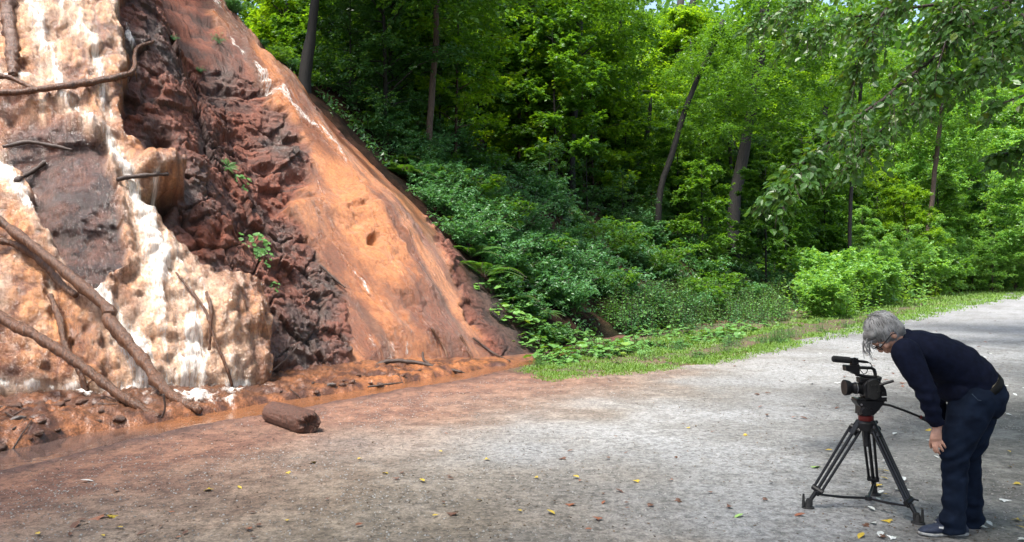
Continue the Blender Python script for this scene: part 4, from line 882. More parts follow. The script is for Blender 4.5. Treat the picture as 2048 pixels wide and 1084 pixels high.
A = np.stack([np.cos(az)*.7, np.sin(az)*.7, .35+.8*rng.random(len(X))], 1); Nn = np.stack([np.cos(az+.3), np.sin(az), .6+0*az], 1)
gl = leaves((L_DIA[0]*np.array([.5, 1, 1]), L_DIA[1]), np.stack([X, Y, z-.005], 1), A, Nn, rng.uniform(.035, .085, len(X))*np.clip(Y/16, .8, 3))
tag(npmesh('grass', gl[0], gl[1], M['grass'], None, False, {'v': gl[2]}), 'short green grass and clover on the verge beside the track', 'grass', kind='stuff')
#@@PART3
# ------------------------------------------------------------------ dead wood on the falls
def hitc(px, py, off=.05):
    p, n = hit(px, py)
    if p is None: return PX(px, py, 12)
    d = np.array([0, 0, CAM_Z])-p; d /= np.linalg.norm(d); return p+d*off
def stick(pts, label, name='fallen_branch', cat='branch', off=.06, mat='wet_wood', extra=(), group=None, n=9):
    """pts: (px, py, width px[, distance])"""
    W_, r = [], []
    for p in pts:
        q = PX(p[0], p[1], p[3]) if len(p) > 3 else hitc(p[0], p[1], off); W_.append(q); r.append(p[2]*.5/F*q[1])
    W_ = np.array(W_)
    for _ in range(1 if len(W_) > 3 else 0): W_[1:-1] = (W_[:-2]+2*W_[1:-1]+W_[2:])/4*np.array([0, 1, 0])+W_[1:-1]*np.array([1, 0, 1])
    k = 10*len(W_); S = spline(W_, k); rr = np.interp(np.linspace(0, len(r)-1, k), range(len(r)), r)
    kn = fbm(S*5+len(pts), 3, 7); S = S+np.stack([kn, 0*kn, -kn], 1)*rr[:, None]*.5; rr = rr*(1+.22*vn(S*9, 5)+.22*vn(S*26, 6))
    org = S.mean(0); mb = MB(); mb.tube(S, rr, n, jit=.2)
    for i, dx, dz, L in extra:
        a = S[int(i*(k-1))]; mb.tube([a, a+np.array([dx, -.02, dz])*L*.5, a+np.array([dx*1.1, -.03, dz*.9])*L], [rr[int(i*(k-1))]*.55, rr[0]*.3, .006], 6)
    o = mb.build(name, M[mat], None, origin=org); return tag(o, label, cat, group)
stick([(-200, 510, 24, 9.7), (0, 640, 23, 9.3), (60, 665, 22, 9.22), (125, 705, 22, 9.15), (190, 752, 20, 9.08), (250, 798, 19, 9.0), (318, 834, 14, 8.95)], 'wet muddy log leaning from the lower left edge down to the stream', extra=((.62, .5, -.8, .12), (.4, -.3, .8, .05)))
stick([(-60, 400, 22), (30, 462, 20), (120, 532, 22), (205, 618, 24), (232, 645, 27), (290, 722, 23), (330, 786, 24, 9.45), (402, 823, 13, 9.3)], 'longest muddy branch, crossing the main falls and ending in the foam', off=.30, extra=((.55, .7, .5, .05), (.85, -.7, -.5, .1)))
stick([(-30, 478, 15), (40, 490, 16), (90, 530, 16), (125, 568, 15), (152, 590, 11)], 'short thick branch lying under the upper end of the longest branch', off=.1)
stick([(-60, 190, 13), (40, 184, 13), (120, 170, 14), (200, 160, 15), (250, 135, 10), (285, 105, 7), (308, 82, 5)], 'branch lying across the top of the main falls up to the dark rock', off=.16, extra=((.75, .1, -.9, .4), (.72, -.3, -1, .3)))
stick([(-40, 150, 11), (20, 156, 11), (75, 182, 8)], 'short stick crossing the left end of the upper branch', off=.2)
stick([(235, 360, 8), (270, 354, 9), (310, 349, 9), (337, 348, 7)], 'dark stick resting on the rock shelf beside the falls', off=.07, mat='dark_twig')
stick([(30, 361, 11), (60, 345, 10), (92, 324, 8)], 'broken stub of wood on the dark wet boulder', off=.07, mat='dark_twig')
stick([(5, 292, 9), (60, 285, 8), (105, 292, 9), (145, 300, 5)], 'thin branch lying along the top edge of the dark boulder', off=.08, mat='dark_twig')
stick([(100, 590, 11), (118, 640, 13), (130, 690, 12), (155, 745, 11), (178, 800, 12)], 'crooked mud-coated branch standing behind the leaning log', off=.12, extra=((.9, .6, .7, .2), (.9, -.5, .6, .15)))
stick([(352, 545, 5), (385, 585, 6), (412, 625, 6), (430, 680, 6), (452, 740, 7), (466, 778, 5)], 'long thin stick right of the main falls with its foot in the foam', off=.08)
stick([(413, 585, 7), (420, 615, 8), (421, 660, 7), (418, 700, 5)], 'short pale stick crossing the long thin stick', off=.1)
stick([(15, -20, 30), (18, 50, 26), (24, 110, 24), (26, 150, 18)], 'upright stump coated with pale orange mud at the top left', off=.06)
stick([(323, 835, 5, 8.9), (330, 815, 5, 8.9), (327, 788, 4, 8.9)], 'small dark twig standing in the stream by the foot of the longest branch', mat='dark_twig', cat='twig')
TG = 'dark twigs heaped at the foot of the smaller falls'
for pts, l in [([(720, 742, 8, 13.2), (780, 722, 9, 13.4), (840, 726, 8, 13.3), (925, 745, 5, 13.0)], 'long dark branch along the foot of the smaller falls'),
               ([(690, 752, 6, 12.9), (760, 735, 6, 13.1), (860, 752, 5, 12.7)], 'thinner dark branch in front of the long dark one'),
               ([(845, 705, 5, 13.8), (850, 722, 5, 13.5), (880, 738, 4, 13.2), (930, 746, 3, 13.0)], 'bent twig hooked over the branches at the foot of the smaller falls'),
               ([(735, 773, 4, 11.4), (780, 768, 4, 11.5), (805, 765, 3, 11.6)], 'straight twig lying in the mud beside the stream'),
               ([(862, 655, 5), (890, 700, 5), (895, 725, 4)], 'thin stick leaning low on the orange mound'), ([(920, 670, 5), (938, 705, 5), (952, 730, 4)], 'thin stick leaning at the right foot of the orange mound'),
               ([(945, 675, 4), (985, 705, 5), (1020, 722, 3)], 'dark stick at the far right foot of the orange mound'), ([(560, 790, 6, 10.9), (590, 783, 7, 10.9), (615, 772, 6, 11.0), (628, 765, 4, 11.1)], 'dark forked stick in the mud behind the short log'),
               ([(470, 790, 6, 10.7), (520, 783, 7, 10.8), (560, 776, 6, 10.9)], 'muddy orange stick between the falls and the short log'), ([(640, 530, 4), (672, 560, 5), (690, 575, 3)], 'small dark stick on the left edge of the orange mound'),
               ([(595, 690, 3), (575, 715, 4), (540, 745, 4)], 'thin stick against the dark wet rock foot')]:
    stick(pts, l, 'dead_stick', 'stick', .08, 'dark_twig' if 'dark' in l or 'twig' in l else 'wet_wood', group=TG if 'foot of the smaller' in l else None)

for x, y in sample([(-20, 830), (120, 815), (300, 830), (230, 855), (60, 890), (-20, 905)], 16)+sample([(540, 795), (700, 760), (900, 748), (840, 770), (640, 800)], 12):
    L = random.uniform(15, 55); a = random.uniform(-.5, .4); p1, p2, p3 = (GP(x+L*(q-.5), y+L*a*(q-.5)+random.uniform(-2, 2), .0) for q in (0, .5, 1)); t_ = [p + np.array([0, 0, float(gheight(p[:1], p[1:2])[0][0])+.012]) for p in (p1, p2, p3)]
    mb = MB(); mb.tube(spline(t_, 8), np.linspace(.011, .005, 8)*random.uniform(.5, 1.1), 6, jit=.3); c_ = sum(t_)/3
    tag(mb.build('dead_stick', M['dark_twig'], None, origin=c_), 'dark twig lying flat in the mud beside the stream', 'stick', 'dark twigs strewn over the muddy bank')
# --- short log on the track
def log_obj():
    a, b = np.array([-2.62, 8.72, .105]), np.array([-2.0, 7.98, .115]); ax = b-a; L = np.linalg.norm(ax); ax /= L
    nu, nv = 90, 72; f = np.linspace(0, 1, nu); th = np.linspace(0, 2*np.pi, nv, endpoint=False)
    Fg, Th = np.meshgrid(f, th, indexing='ij'); lat = unit(np.cross(ax, [0, 0, 1])); up = np.cross(lat, ax)
    r = .128+.014*(Fg-.5); p = np.stack([np.cos(Th)*2, np.sin(Th)*2, Fg*3.6], -1).reshape(-1, 3)
    r = r*(1+.09*fbm(p*.9, 4, 301).reshape(nu, nv)+.12*ridge(p*np.array([2.4, 2.4, .7]), 4, 302).reshape(nu, nv)*.6); endr = 1-(np.abs(Fg-.5)*2)**14*.35; r = r*endr
    jag = .06*fbm(np.stack([np.cos(Th)*2.2, np.sin(Th)*2.2, np.where(Fg > .5, 5, 0.)], -1).reshape(-1, 3), 3, 305).reshape(nu, nv)*(np.abs(Fg-.5)*2)**6
    V = a+ax*(Fg+jag)[..., None]*L+lat*(np.cos(Th)*r)[..., None]+up*(np.sin(Th)*r)[..., None]*.95; V = V.reshape(-1, 3); V[:, 2] = np.maximum(V[:, 2], -.01)
    i = np.arange(nu-1)[:, None]*nv; j = np.arange(nv)[None]; Fs = np.stack([i+j, i+(j+1) % nv, i+nv+(j+1) % nv, i+nv+j], -1).reshape(-1, 4)
    # rotten ends: rings going inwards
    ends = []; VV = [V]; n0 = len(V); FF = [Fs]
    for e, row, sgn in ((0, 0, 1), (1, nu-1, -1)):
        prev = row*nv+np.arange(nv); rim = V[prev]; c = rim.mean(0)
        for q in (.86, .7, .5, .3, .12, .02):
            ring = c+(rim-c)*q; dep = .035*(1-q)+.02*fbm(ring*22, 3, 310); ring = ring+ax*sgn*dep[:, None]; idx = n0+np.arange(nv); VV.append(ring); n0 += nv
            f4 = np.stack([prev, np.roll(prev, -1), np.roll(idx, -1), idx], 1); FF.append(f4 if sgn < 0 else f4[:, ::-1]); prev = idx
    m = bark_mat('rotten_log', (.13, .05, .03), (.03, .017, .012), 16, .6, 1.0)
    o = npmesh('fallen_log', np.concatenate(VV), [np.concatenate(FF)], m, origin=(a+b)/2*np.array([1, 1, 0])); return tag(o, 'short thick rusty brown log lying on the track beside the stream', 'log')
log_obj()

# --- stones and clods
def rock_mesh(seed, nm):
    bm = bmesh.new(); bmesh.ops.create_icosphere(bm, subdivisions=3, radius=1); V = np.array([v.co[:] for v in bm.verts])
    d = 1+.35*fbm(V*1.3+seed, 3, seed)+.18*fbm(V*3.5+seed, 3, seed+5); V = V*d[:, None]*np.array([1.2, 1, .6])
    for v, c in zip(bm.verts, V): v.co = c
    me = bpy.data.meshes.new(nm); bm.to_mesh(me); bm.free(); me.polygons.foreach_set('use_smooth', [True]*len(me.polygons)); return me
M['clod'] = simple('mud_clod', (.16, .07, .04), .3, 0, col2=(.05, .028, .02), scale=30, bump=.8)
M['stone'] = simple('wet_stone', (.17, .15, .14), .35, 0, col2=(.06, .05, .045), scale=25, bump=.5)
RKM = [rock_mesh(k*7+1, 'clod') for k in range(5)]
def rock(px, py, wpx, label, cat, group, mat, z=0.0, name='mud_clod'):
    p = GP(px, py, z); g = float(gheight(p[:1], p[1:2])[0][0]); me = random.choice(RKM).copy(); me.materials.append(M[mat])
    o = bpy.data.objects.new(name, me); C.objects.link(o); s = wpx/F*p[1]*.5; o.location = (p[0], p[1], g+s*.15); o.scale = (s, s*random.uniform(.7, 1.1), s*random.uniform(.7, 1.2)); o.rotation_euler = (random.uniform(-.3, .3), random.uniform(-.3, .3), random.uniform(0, 6)); tag(o, label, cat, group)
for x, y in sample([(-20, 835), (60, 812), (180, 818), (290, 832), (200, 858), (100, 880), (-20, 900)], 34):
    rock(x, y, random.uniform(8, 26), 'dark lump of mud on the muddy bank left of the leaning log', 'mud clod', 'mud lumps on the bank below the main falls', 'clod', .04)
for x, y in sample([(560, 790), (640, 765), (760, 745), (860, 745), (800, 765), (650, 790)], 26):
    rock(x, y, random.uniform(6, 18), 'small dark lump of mud at the foot of the dark rock', 'mud clod', 'mud lumps at the foot of the dark rock', 'clod', .04)
rock(35, 857, 26, 'dark stone bedded in the muddy bank at the far left', 'stone', None, 'stone', .05, 'stone'); rock(318, 800, 26, 'brown pointed stone in the foam between the two long branches', 'stone', None, 'clod', .06, 'stone')
rock(663, 776, 16, 'small grey stone in the mud behind the short log', 'stone', None, 'stone', .02, 'stone'); rock(600, 792, 18, 'pale wet stone in the stream behind the short log', 'stone', None, 'stone', .0, 'stone')
# grit and crumbs strewn over the track (uncountable)
n = 90000; gxx = rng.uniform(-8, 12, n); gyy = 4.4+rng.random(n)**1.5*16; e = poly_sd(gxx, gyy, ROADP); dnz = fbm(np.stack([gxx*1.3, gyy*1.3, 0*gxx], 1), 3, 401)
k = (e > -.1) & (rng.random(n) < np.clip(.5+1.2*dnz+.6*ss(1.2, .1, e), .1, 1)); gxx, gyy = gxx[k], gyy[k]; n = len(gxx)
zz = gheight(gxx, gyy)[0]+.012; A = rng.normal(0, 1, (n, 3))*np.array([1, 1, .15]); Nn = np.array([0, 0, 1.])+rng.normal(0, .35, (n, 3))
bit = tmpl([(-.5, 0, 0), (0, -.25, .12), (.5, .05, 0), (0, .3, .1), (0, 0, -.15)], [(0, 1, 3), (1, 2, 3), (0, 4, 1), (1, 4, 2)])
gl = leaves(bit, np.stack([gxx, gyy, zz], 1), A, Nn, .006+.022*rng.random(n)**4)
M['litter'] = leaf_mat('litter_bits', (.03, .02, .013), (.16, .11, .07), .05, .7)
tag(npmesh('leaf_litter', gl[0], gl[1], M['litter'], None, False, {'v': gl[2]}), 'dark crumbs of leaf litter and grit strewn over the track', 'litter', kind='stuff')
# small loose stones of the gravel (uncountable)
n = 130000; gxx = rng.uniform(-4.5, 8, n); gyy = 4.4+rng.random(n)**1.3*13; e = poly_sd(gxx, gyy, ROADP); dnz = fbm(np.stack([gxx*.9, gyy*.9, 0*gxx+5], 1), 4, 411)
k = (e > .3) & (rng.random(n) < np.clip(.45+1.1*dnz, .05, 1)); gxx, gyy = gxx[k], gyy[k]; n = len(gxx)
peb = tmpl([(-.5, -.1, 0), (.1, -.45, 0), (.5, 0, 0), (0, .45, 0), (.02, .0, .42)], [(0, 1, 4), (1, 2, 4), (2, 3, 4), (3, 0, 4)])
gl = leaves(peb, np.stack([gxx, gyy, gheight(gxx, gyy)[0]+.009], 1), rng.normal(0, 1, (n, 3))*np.array([1, 1, .05]), np.array([0, 0, 1.])+rng.normal(0, .15, (n, 3)), .006+.016*rng.random(n)**3)
M['peb'] = leaf_mat('gravel_stones', (.07, .068, .064), (.30, .295, .28), 0, .8)
tag(npmesh('gravel_stones', gl[0], gl[1], M['peb'], None, False, {'v': gl[2]}), 'small loose grey stones strewn over the gravel track', 'gravel', kind='stuff')
# fallen leaves
def leaf_mesh(tm, curl):
    V, Fs = tm; V = V.copy(); V[:, 2] = V[:, 2]*1.5+curl*(V[:, 1]-.5)**2+.02; me = bpy.data.meshes.new('fallen_leaf'); me.from_pydata(V.tolist(), [], Fs.tolist()); return me
LC = {'yellow': ((.42, .30, .03), 'small yellow fallen leaf lying on the track'), 'brown': ((.10, .045, .025), 'dark brown fallen leaf lying on the track'), 'pale': ((.5, .52, .5), 'pale wet upturned leaf on the shaded side of the track'),
      'red': ((.20, .07, .03), 'reddish brown fallen leaf lying on the track'), 'green': ((.22, .36, .10), 'pale green fallen leaf on the track')}
FLM = {}
for c, (rgb, _) in LC.items():
    mm = simple('fallen_leaf_'+c, rgb, .5 if c != 'pale' else .3, 0, .3, 20)
    for j, t_ in enumerate((L_OVAL, L_MAPLE)):
        me = leaf_mesh(t_, .35); me.materials.append(mm); FLM[c, j] = me
def fleaf(c, px, py, s, lab=None):
    p = GP(px, py); g = float(gheight(p[:1], p[1:2])[0][0])+.022
    o = bpy.data.objects.new('fallen_leaf', FLM[c, random.choice((0, 0, 1))]); C.objects.link(o); o.location = (p[0], p[1], g); o.scale = (s*.9, s, s); o.rotation_euler = (random.uniform(-.2, .2), random.uniform(-.2, .2), random.uniform(0, 6.28))
    tag(o, lab or LC[c][1], 'leaf', {'yellow': 'yellow leaves on the track', 'brown': 'brown leaves on the track', 'pale': 'pale leaves on the track', 'red': 'reddish leaves on the track', 'green': 'green leaves on the track'}[c])
for c, x, y, s in [('yellow', 415, 988, .09), ('brown', 158, 1052, .11), ('red', 208, 1040, .10), ('yellow', 620, 932, .10), ('yellow', 840, 965, .08), ('yellow', 768, 952, .07), ('brown', 915, 1034, .09), ('yellow', 1094, 1028, .09), ('green', 1487, 1036, .08), ('yellow', 975, 925, .07),
                   ('red', 500, 1068, .08), ('brown', 228, 992, .08), ('red', 1612, 1036, .09), ('yellow', 1665, 906, .07), ('green', 1638, 940, .10), ('yellow', 1765, 977, .09), ('yellow', 2034, 971, .07), ('yellow', 1147, 958, .07), ('pale', 160, 970, .10), ('yellow', 213, 1042, .12), ('brown', 1130, 920, .08), ('red', 1150, 1015, .08), ('brown', 1230, 985, .08)]:
    fleaf(c, x, y, s)
for x, y in sample([(-20, 960), (700, 880), (1100, 790), (1500, 740), (1600, 900), (1620, 1084), (-20, 1084)], 64): fleaf(random.choice(['yellow', 'brown', 'brown', 'red', 'brown']), x, y, random.uniform(.035, .07))
for x, y in sample([(1880, 780), (2060, 700), (2060, 1084), (1700, 1084), (1780, 880)], 80): fleaf(random.choice(['pale', 'pale', 'pale', 'yellow', 'brown']), x, y, random.uniform(.05, .085))
for x, y in sample([(1450, 720), (1700, 650), (2050, 600), (2050, 680), (1800, 800), (1500, 860)], 60): fleaf(random.choice(['brown', 'brown', 'pale', 'red']), x, y, random.uniform(.06, .10))

# ------------------------------------------------------------------ video camera on its tripod
DC = 5.45
def K(px, py, dy=0.0, d=DC): return Vector(PX(px, py, d))+Vector((0, dy, 0))
blk = simple('black_plastic', (.008, .008, .0095), .45, 0, .3, 40, .05, .3); alu = simple('black_metal', (.018, .018, .02), .3, .6); rub = simple('black_rubber', (.01, .01, .01), .75, 0, .3, 80, .2); foamb = simple('mic_foam', (.008, .008, .009), .95, 0, .4, 150, .5)
redm = simple('red_ring', (.13, .012, .01), .4, .2); glass = simple('lens_glass', (.005, .006, .01), .1, 0, spec=.3); silver = simple('brushed_metal', (.4, .4, .42), .35, .9); whitem = simple('white_marking', (.6, .6, .6), .5)
def mb1(fn, name, mat, parent, smooth=True, sh=True):
    m_ = MB(); fn(m_); org = np.array(parent.matrix_world.translation) if False else root_org[parent.name]
    m_.V = [v-org for v in m_.V]; o = m_.build(name, mat, parent, smooth); root_org[o.name] = org
    return sharp(o) if sh else o
root_org = {}
def Rt(name, loc, **k):
    r = empty(name, loc, **k); root_org[r.name] = np.array(loc, float); return r
apex = np.array([2.41, 5.46, 0]); tri = Rt('tripod', (2.41, 5.46, 0), label='black camera tripod with red bowl ring standing on the gravel track', cat='tripod')
feet = [GP(1616, 1019), GP(1836, 1050), GP(1749, 992)]
for i, ft in enumerate(feet):
    ft = np.array([ft[0], ft[1], float(gheight(ft[:1], ft[1:2])[0][0])+.008]); ctr = np.array([2.41, 5.47]); dv = unit(ft[:2]-ctr); top = np.array([ctr[0]+dv[0]*.055, ctr[1]+dv[1]*.055, .585])
    kn = ft+np.array([-dv[0]*.055, -dv[1]*.055, .115]); ax = unit(kn-top); side = np.array([-dv[1], dv[0], 0]) if i == 2 else unit(np.cross(ax, [0, 1, 0]))*.8+np.array([0, .6, 0])*(1 if i else -1)
    def leg(m_):
        for s in (-1, 0, 1): m_.tube([top+side*s*.034+ax*.03, kn+side*s*.028], .0095 if s else .0115, 10)
        for q in (.97, .06): m_.tube([top*(1-q)+kn*q-side*.036, top*(1-q)+kn*q+side*.036], .019 if q > .5 else .022, 10)
        m_.tube([top-ax*.03, top+ax*.075], [.024, .03], 12, ell=None)
    lg = mb1(leg, 'leg', alu, tri)
    def clamp(m_):
        c = kn-ax*.02; m_.tube([c-side*.04, c+side*.04], .016, 10); m_.tube([c+side*.035, c+side*.035-ax*.0+np.array([dv[0], dv[1], 0])*.05], .006, 8); m_.tube([kn, ft+np.array([-dv[0]*.01, -dv[1]*.01, .05])], [.016, .013], 10)
    mb1(clamp, 'leg_lock', blk, lg)
    def foot(m_):
        m_.tube([ft, ft+np.array([0, 0, .012])], [.044, .040], 20); m_.tube([ft+np.array([0, 0, .01]), ft+np.array([0, 0, .06])], [.026, .013], 12); h_ = ft+np.array([dv[0], dv[1], 0])*.03; m_.tube([h_+np.array([0, 0, .02]), h_+np.array([0, 0, .10])], [.012, .007], 8)
        m_.box(ft-np.array([dv[0], dv[1], 0])*.012+np.array([0, 0, .045]), (.034, .03, .05), bev=.006)
    mb1(foot, 'foot', rub, lg)
    def kb(m_): c = top-ax*.01; m_.tube([c+side*.02, c+side*.052], .013, 10)
    mb1(kb, 'knob', blk, lg)
    sc_c = np.array([2.44, 5.50, .075]); 
    def arm(m_): e2 = kn+np.array([-dv[0], -dv[1], 0])*.012+np.array([0, 0, -.018]); m_.tube([sc_c, (sc_c+e2)/2+np.array([0, 0, -.006]), e2], [.008, .0095, .007], 8); m_.ball(e2, .013)
    mb1(arm, 'spreader_arm', alu, tri)
mb1(lambda m_: m_.tube([sc_c-[0, 0, .012], sc_c+[0, 0, .012]], .024, 14), 'spreader_hub', blk, tri)
mb1(lambda m_: (m_.tube([(2.41, 5.46, .55), (2.41, 5.46, .60), (2.41, 5.46, .615)], [.058, .064, .055], 24), m_.tube([(2.41, 5.46, .50), (2.41, 5.46, .56)], [.02, .028], 14), m_.tube([(2.41, 5.46, .44), (2.41, 5.46, .50)], .022, 12)), 'bowl', blk, tri)
mb1(lambda m_: (m_.tube([(2.405, 5.46, .612), (2.405, 5.46, .622), (2.405, 5.46, .648), (2.405, 5.46, .656)], [.045, .05, .05, .043], 28)), 'leveling_ring', redm, tri)
def head(m_):
    Pq = [(1716, 828), (1742, 828), (1752, 818), (1760, 807), (1764, 800), (1707, 800), (1710, 806), (1716, 812)]
    a = [K(x, y, -.045) for x, y in Pq]; b = [K(x, y, .045) for x, y in Pq]; n_ = len(Pq)
    m_.add([v[:] for v in a+b], [list(range(n_)), [n_+i for i in range(n_)][::-1]]+[[i, i+n_, (i+1) % n_+n_, (i+1) % n_] for i in range(n_)])
    m_.tube([K(1729, 830), K(1729, 824)], .046, 20)
hd_ = mb1(head, 'fluid_head', blk, tri)
mb1(lambda m_: (m_.tube([K(1722, 820, -.045), K(1722, 820, -.072)], [.03, .024], 18), m_.tube([K(1738, 817, -.045), K(1738, 817, -.055)], .010, 12)), 'knob', blk, hd_)
mb1(lambda m_: m_.tube([K(1717, 807, -.046), K(1717, 807, -.050)], .007, 12), 'bolt', silver, hd_)
mb1(lambda m_: (m_.box(K(1734, 798), (.175, .07, .014), bev=.004), m_.box(K(1711, 798), (.022, .086, .018), bev=.003)), 'mounting_plate', alu, hd_)
ph = mb1(lambda m_: (m_.tube([K(1756, 806, -.03), K(1772, 808, -.05), K(1800, 818, -.09), K(1826, 829, -.12)], [.009, .008, .008, .008], 10), m_.ball(K(1757, 807, -.03), .016)), 'pan_handle', alu, tri)
mb1(lambda m_: m_.tube([K(1824, 828, -.12), K(1828, 830, -.125), K(1846, 838, -.155), K(1865, 848, -.18)], [.011, .014, .0135, .012], 12), 'grip', foamb, ph)
mb1(lambda m_: m_.tube([K(1822.5, 827.5, -.118), K(1825, 828.5, -.12)], .0135, 12), 'grip_collar', redm, ph)
# the camera body
vc = Rt('video_camera', tuple(K(1738, 797)), label='black video camera with top handle and foam microphone mounted on the tripod', cat='video camera')
def prism(m_, Pq, y0, y1):
    a = [K(x, y, y0) for x, y in Pq]; b = [K(x, y, y1) for x, y in Pq]; n_ = len(Pq)
    m_.add([v[:] for v in a+b], [list(range(n_)), [n_+i for i in range(n_)][::-1]]+[[i, i+n_, (i+1) % n_+n_, (i+1) % n_] for i in range(n_)])
def body(m_):
    prism(m_, [(1721, 769), (1726, 762), (1735, 757), (1748, 757), (1757, 764), (1763, 773), (1767, 785), (1767, 801), (1727, 797), (1724, 788)], -.055, .055)
    prism(m_, [(1715, 754), (1722, 755), (1756, 755), (1759, 761), (1756, 766), (1716, 765)], -.03, .03)
bd = mb1(body, 'body', blk, vc)
bv = bd.modifiers.new('b', 'BEVEL'); bv.width = .006; bv.segments = 3; bv.limit_method = 'ANGLE'
mb1(lambda m_: (prism(m_, [(1727, 760), (1736, 756), (1746, 760), (1749, 772), (1748, 790), (1738, 796), (1728, 792)], -.085, -.05)), 'hand_grip', rub, bd)
mb1(lambda m_: m_.box(K(1761, 791, -.057), (.035, .003, .006)), 'marking', whitem, bd)
mb1(lambda m_: (prism(m_, [(1750, 771), (1766, 776), (1768, 801), (1752, 800)], -.045, .045)), 'battery', blk, bd)
for bx_, by_ in ((1733, 768), (1741, 766), (1752, 780), (1758, 783), (1745, 780)): mb1(lambda m_: m_.tube([K(bx_, by_, -.05), K(bx_, by_, -.092 if bx_ < 1750 else -.06)], .006, 10), 'button', rub, bd)
ln = mb1(lambda m_: m_.tube([K(1727, 777), K(1723, 777), K(1722, 777), K(1716, 776.5), K(1714, 776.5), K(1709, 776), K(1707, 776), K(1702, 776)], [.043, .043, .037, .037, .040, .040, .036, .036], 28), 'lens', blk, vc)
mb1(lambda m_: m_.tube([K(1712, 776), K(1710.5, 776)], .0412, 28), 'focus_ring', silver, ln).scale = (1, 1, 1)
hood = mb1(lambda m_: m_.tube([K(1702, 776), K(1698, 776), K(1690, 775), K(1688, 775), K(1688.5, 775), K(1696, 775.5)], [.038, .049, .054, .053, .047, .036], 28), 'lens_hood', blk, ln)
mb1(lambda m_: m_.tube([K(1693, 775.3), K(1692.5, 775.3)], .046, 24), 'front_glass', glass, ln)
def th(m_):
    prism(m_, [(1688, 732), (1690, 730), (1714, 731), (1716, 740), (1716, 751), (1706, 748), (1697, 742), (1689, 741)], -.03, .03)
    m_.tube([K(1712, 735), K(1730, 735.5), K(1743, 736), K(1748, 739), K(1750, 746), K(1751, 752), K(1746, 754), K(1730, 752.5), K(1712, 749)], [(.016, .011)]*9, 12, lat=(0, 1, 0))
hn = mb1(th, 'top_handle', blk, vc)
mb1(lambda m_: (m_.box(K(1708, 724), (.045, .04, .055), bev=.005), m_.tube([K(1706, 717, -.02), K(1706, 717, -.03)], .010, 12), m_.box(K(1712, 728), (.02, .05, .03), bev=.004)), 'microphone_mount', blk, hn)
mc = mb1(lambda m_: m_.tube([K(1664, 717.5), K(1664.6, 717.5), K(1667, 717.6), K(1699, 720.5), K(1701, 720.7)], [.006, .016, .0225, .0225, .017], 18), 'microphone', foamb, hn)
mb1(lambda m_: m_.tube([K(1700, 720.6), K(1715, 722), K(1728, 723.5), K(1736, 724.5)], [.010, .010, .010, .007], 14), 'microphone_barrel', alu, mc)
mb1(lambda m_: (m_.tube([K(1736, 724.5), K(1741, 727), K(1744, 732), K(1741, 736)], .0035, 8), m_.tube([K(1718, 729), K(1721, 741), K(1727, 748), K(1733, 746), K(1735, 740), K(1731, 735)], .003, 8)), 'cable', rub, hn)
mb1(lambda m_: m_.tube([K(1750, 768, -.06), K(1762, 763, -.075), K(1775, 758, -.09)], [.010, .009, .010], 10), 'lever', blk, vc)
mb1(lambda m_: m_.tube([K(1752, 760, .0), K(1757, 757), K(1760, 759)], [.018, .022, .02], 14), 'viewfinder', rub, vc)
# fill the narrow gap: base shoe between plate and body
mb1(lambda m_: m_.box(K(1738, 797.5), (.12, .06, .018), bev=.003), 'camera_base', alu, vc)
#@@PART4
# ------------------------------------------------------------------ the person bending over the camera
DM = 5.02
def Q(px, py, dy=0.0): return np.array(PX(px, py, DM+dy))
skin = simple('skin', (.42, .22, .15), .5, 0, .12, 40, .1); shirtm = simple('navy_shirt', (.0045, .0065, .017), .9, 0, .25, 30, .15, .12); jeansm = simple('blue_jeans', (.007, .013, .028), .9, 0, 0, 14, .2, .12, col2=(.003, .006, .014))
hairm = simple('grey_hair', (.42, .41, .40), .55, 0, 0, 16, 0, .3, col2=(.20, .195, .19))
haird = simple('grey_hair_roots', (.24, .235, .23), .7, 0, 0, 16, 0, .2, col2=(.11, .105, .10)); beltm = simple('black_belt', (.006, .0055, .005), .6, spec=.15); shoem = simple('navy_shoe', (.015, .022, .045), .7, 0, .3, 60, .2); solem = simple('shoe_sole', (.30, .30, .29), .7, 0, .3, 40); stripem = simple('white_stripe', (.62, .62, .6), .5); underm = simple('beige_undershirt', (.36, .30, .2), .8)
org_p = np.array([2.82, 5.0, 0.0]); person = empty('person', org_p, label='grey-haired person in navy top and jeans bending forward to look at the video camera', cat='person')
def remesh(m_, name, mat, vox, parent, smooth=6, fold=None, sm=.5):
    m_.V = [v-org_p for v in m_.V]; o = m_.build(name, None, None)
    a = o.modifiers.new('r', 'REMESH'); a.mode = 'VOXEL'; a.voxel_size = vox; a.use_smooth_shade = True
    b = o.modifiers.new('s', 'SMOOTH'); b.factor = sm; b.iterations = smooth
    dg = bpy.context.evaluated_depsgraph_get(); me = bpy.data.meshes.new_from_object(o.evaluated_get(dg)); n = len(me.vertices)
    co = np.zeros(n*3, np.float32); me.vertices.foreach_get('co', co); co = co.reshape(-1, 3); nr = np.zeros(n*3, np.float32); me.vertices.foreach_get('normal', nr); nr = nr.reshape(-1, 3)
    if fold is not None: co = co+nr*fold(co+org_p)[:, None]; me.vertices.foreach_set('co', co.ravel().astype(np.float32)); me.update()
    me.name = name; me.materials.clear(); me.materials.append(mat); me.polygons.foreach_set('use_smooth', [True]*len(me.polygons)); bpy.data.objects.remove(o)
    r = bpy.data.objects.new(name, me); C.objects.link(r); r.parent = parent; return r
Hc = Q(1770, 667, 0); hf = unit(np.array([-.55, -.06, -.83])); hu = unit(np.array([-.83, 0, .55])-hf*np.dot([-.83, 0, .55], hf)); hl = np.cross(hu, hf)
HR = np.stack([hf, hl, hu], 1)                 # columns: face direction, sideways, crown
def HP_(f, l, u): return Hc+hf*f+hl*l+hu*u
bm_ = MB()
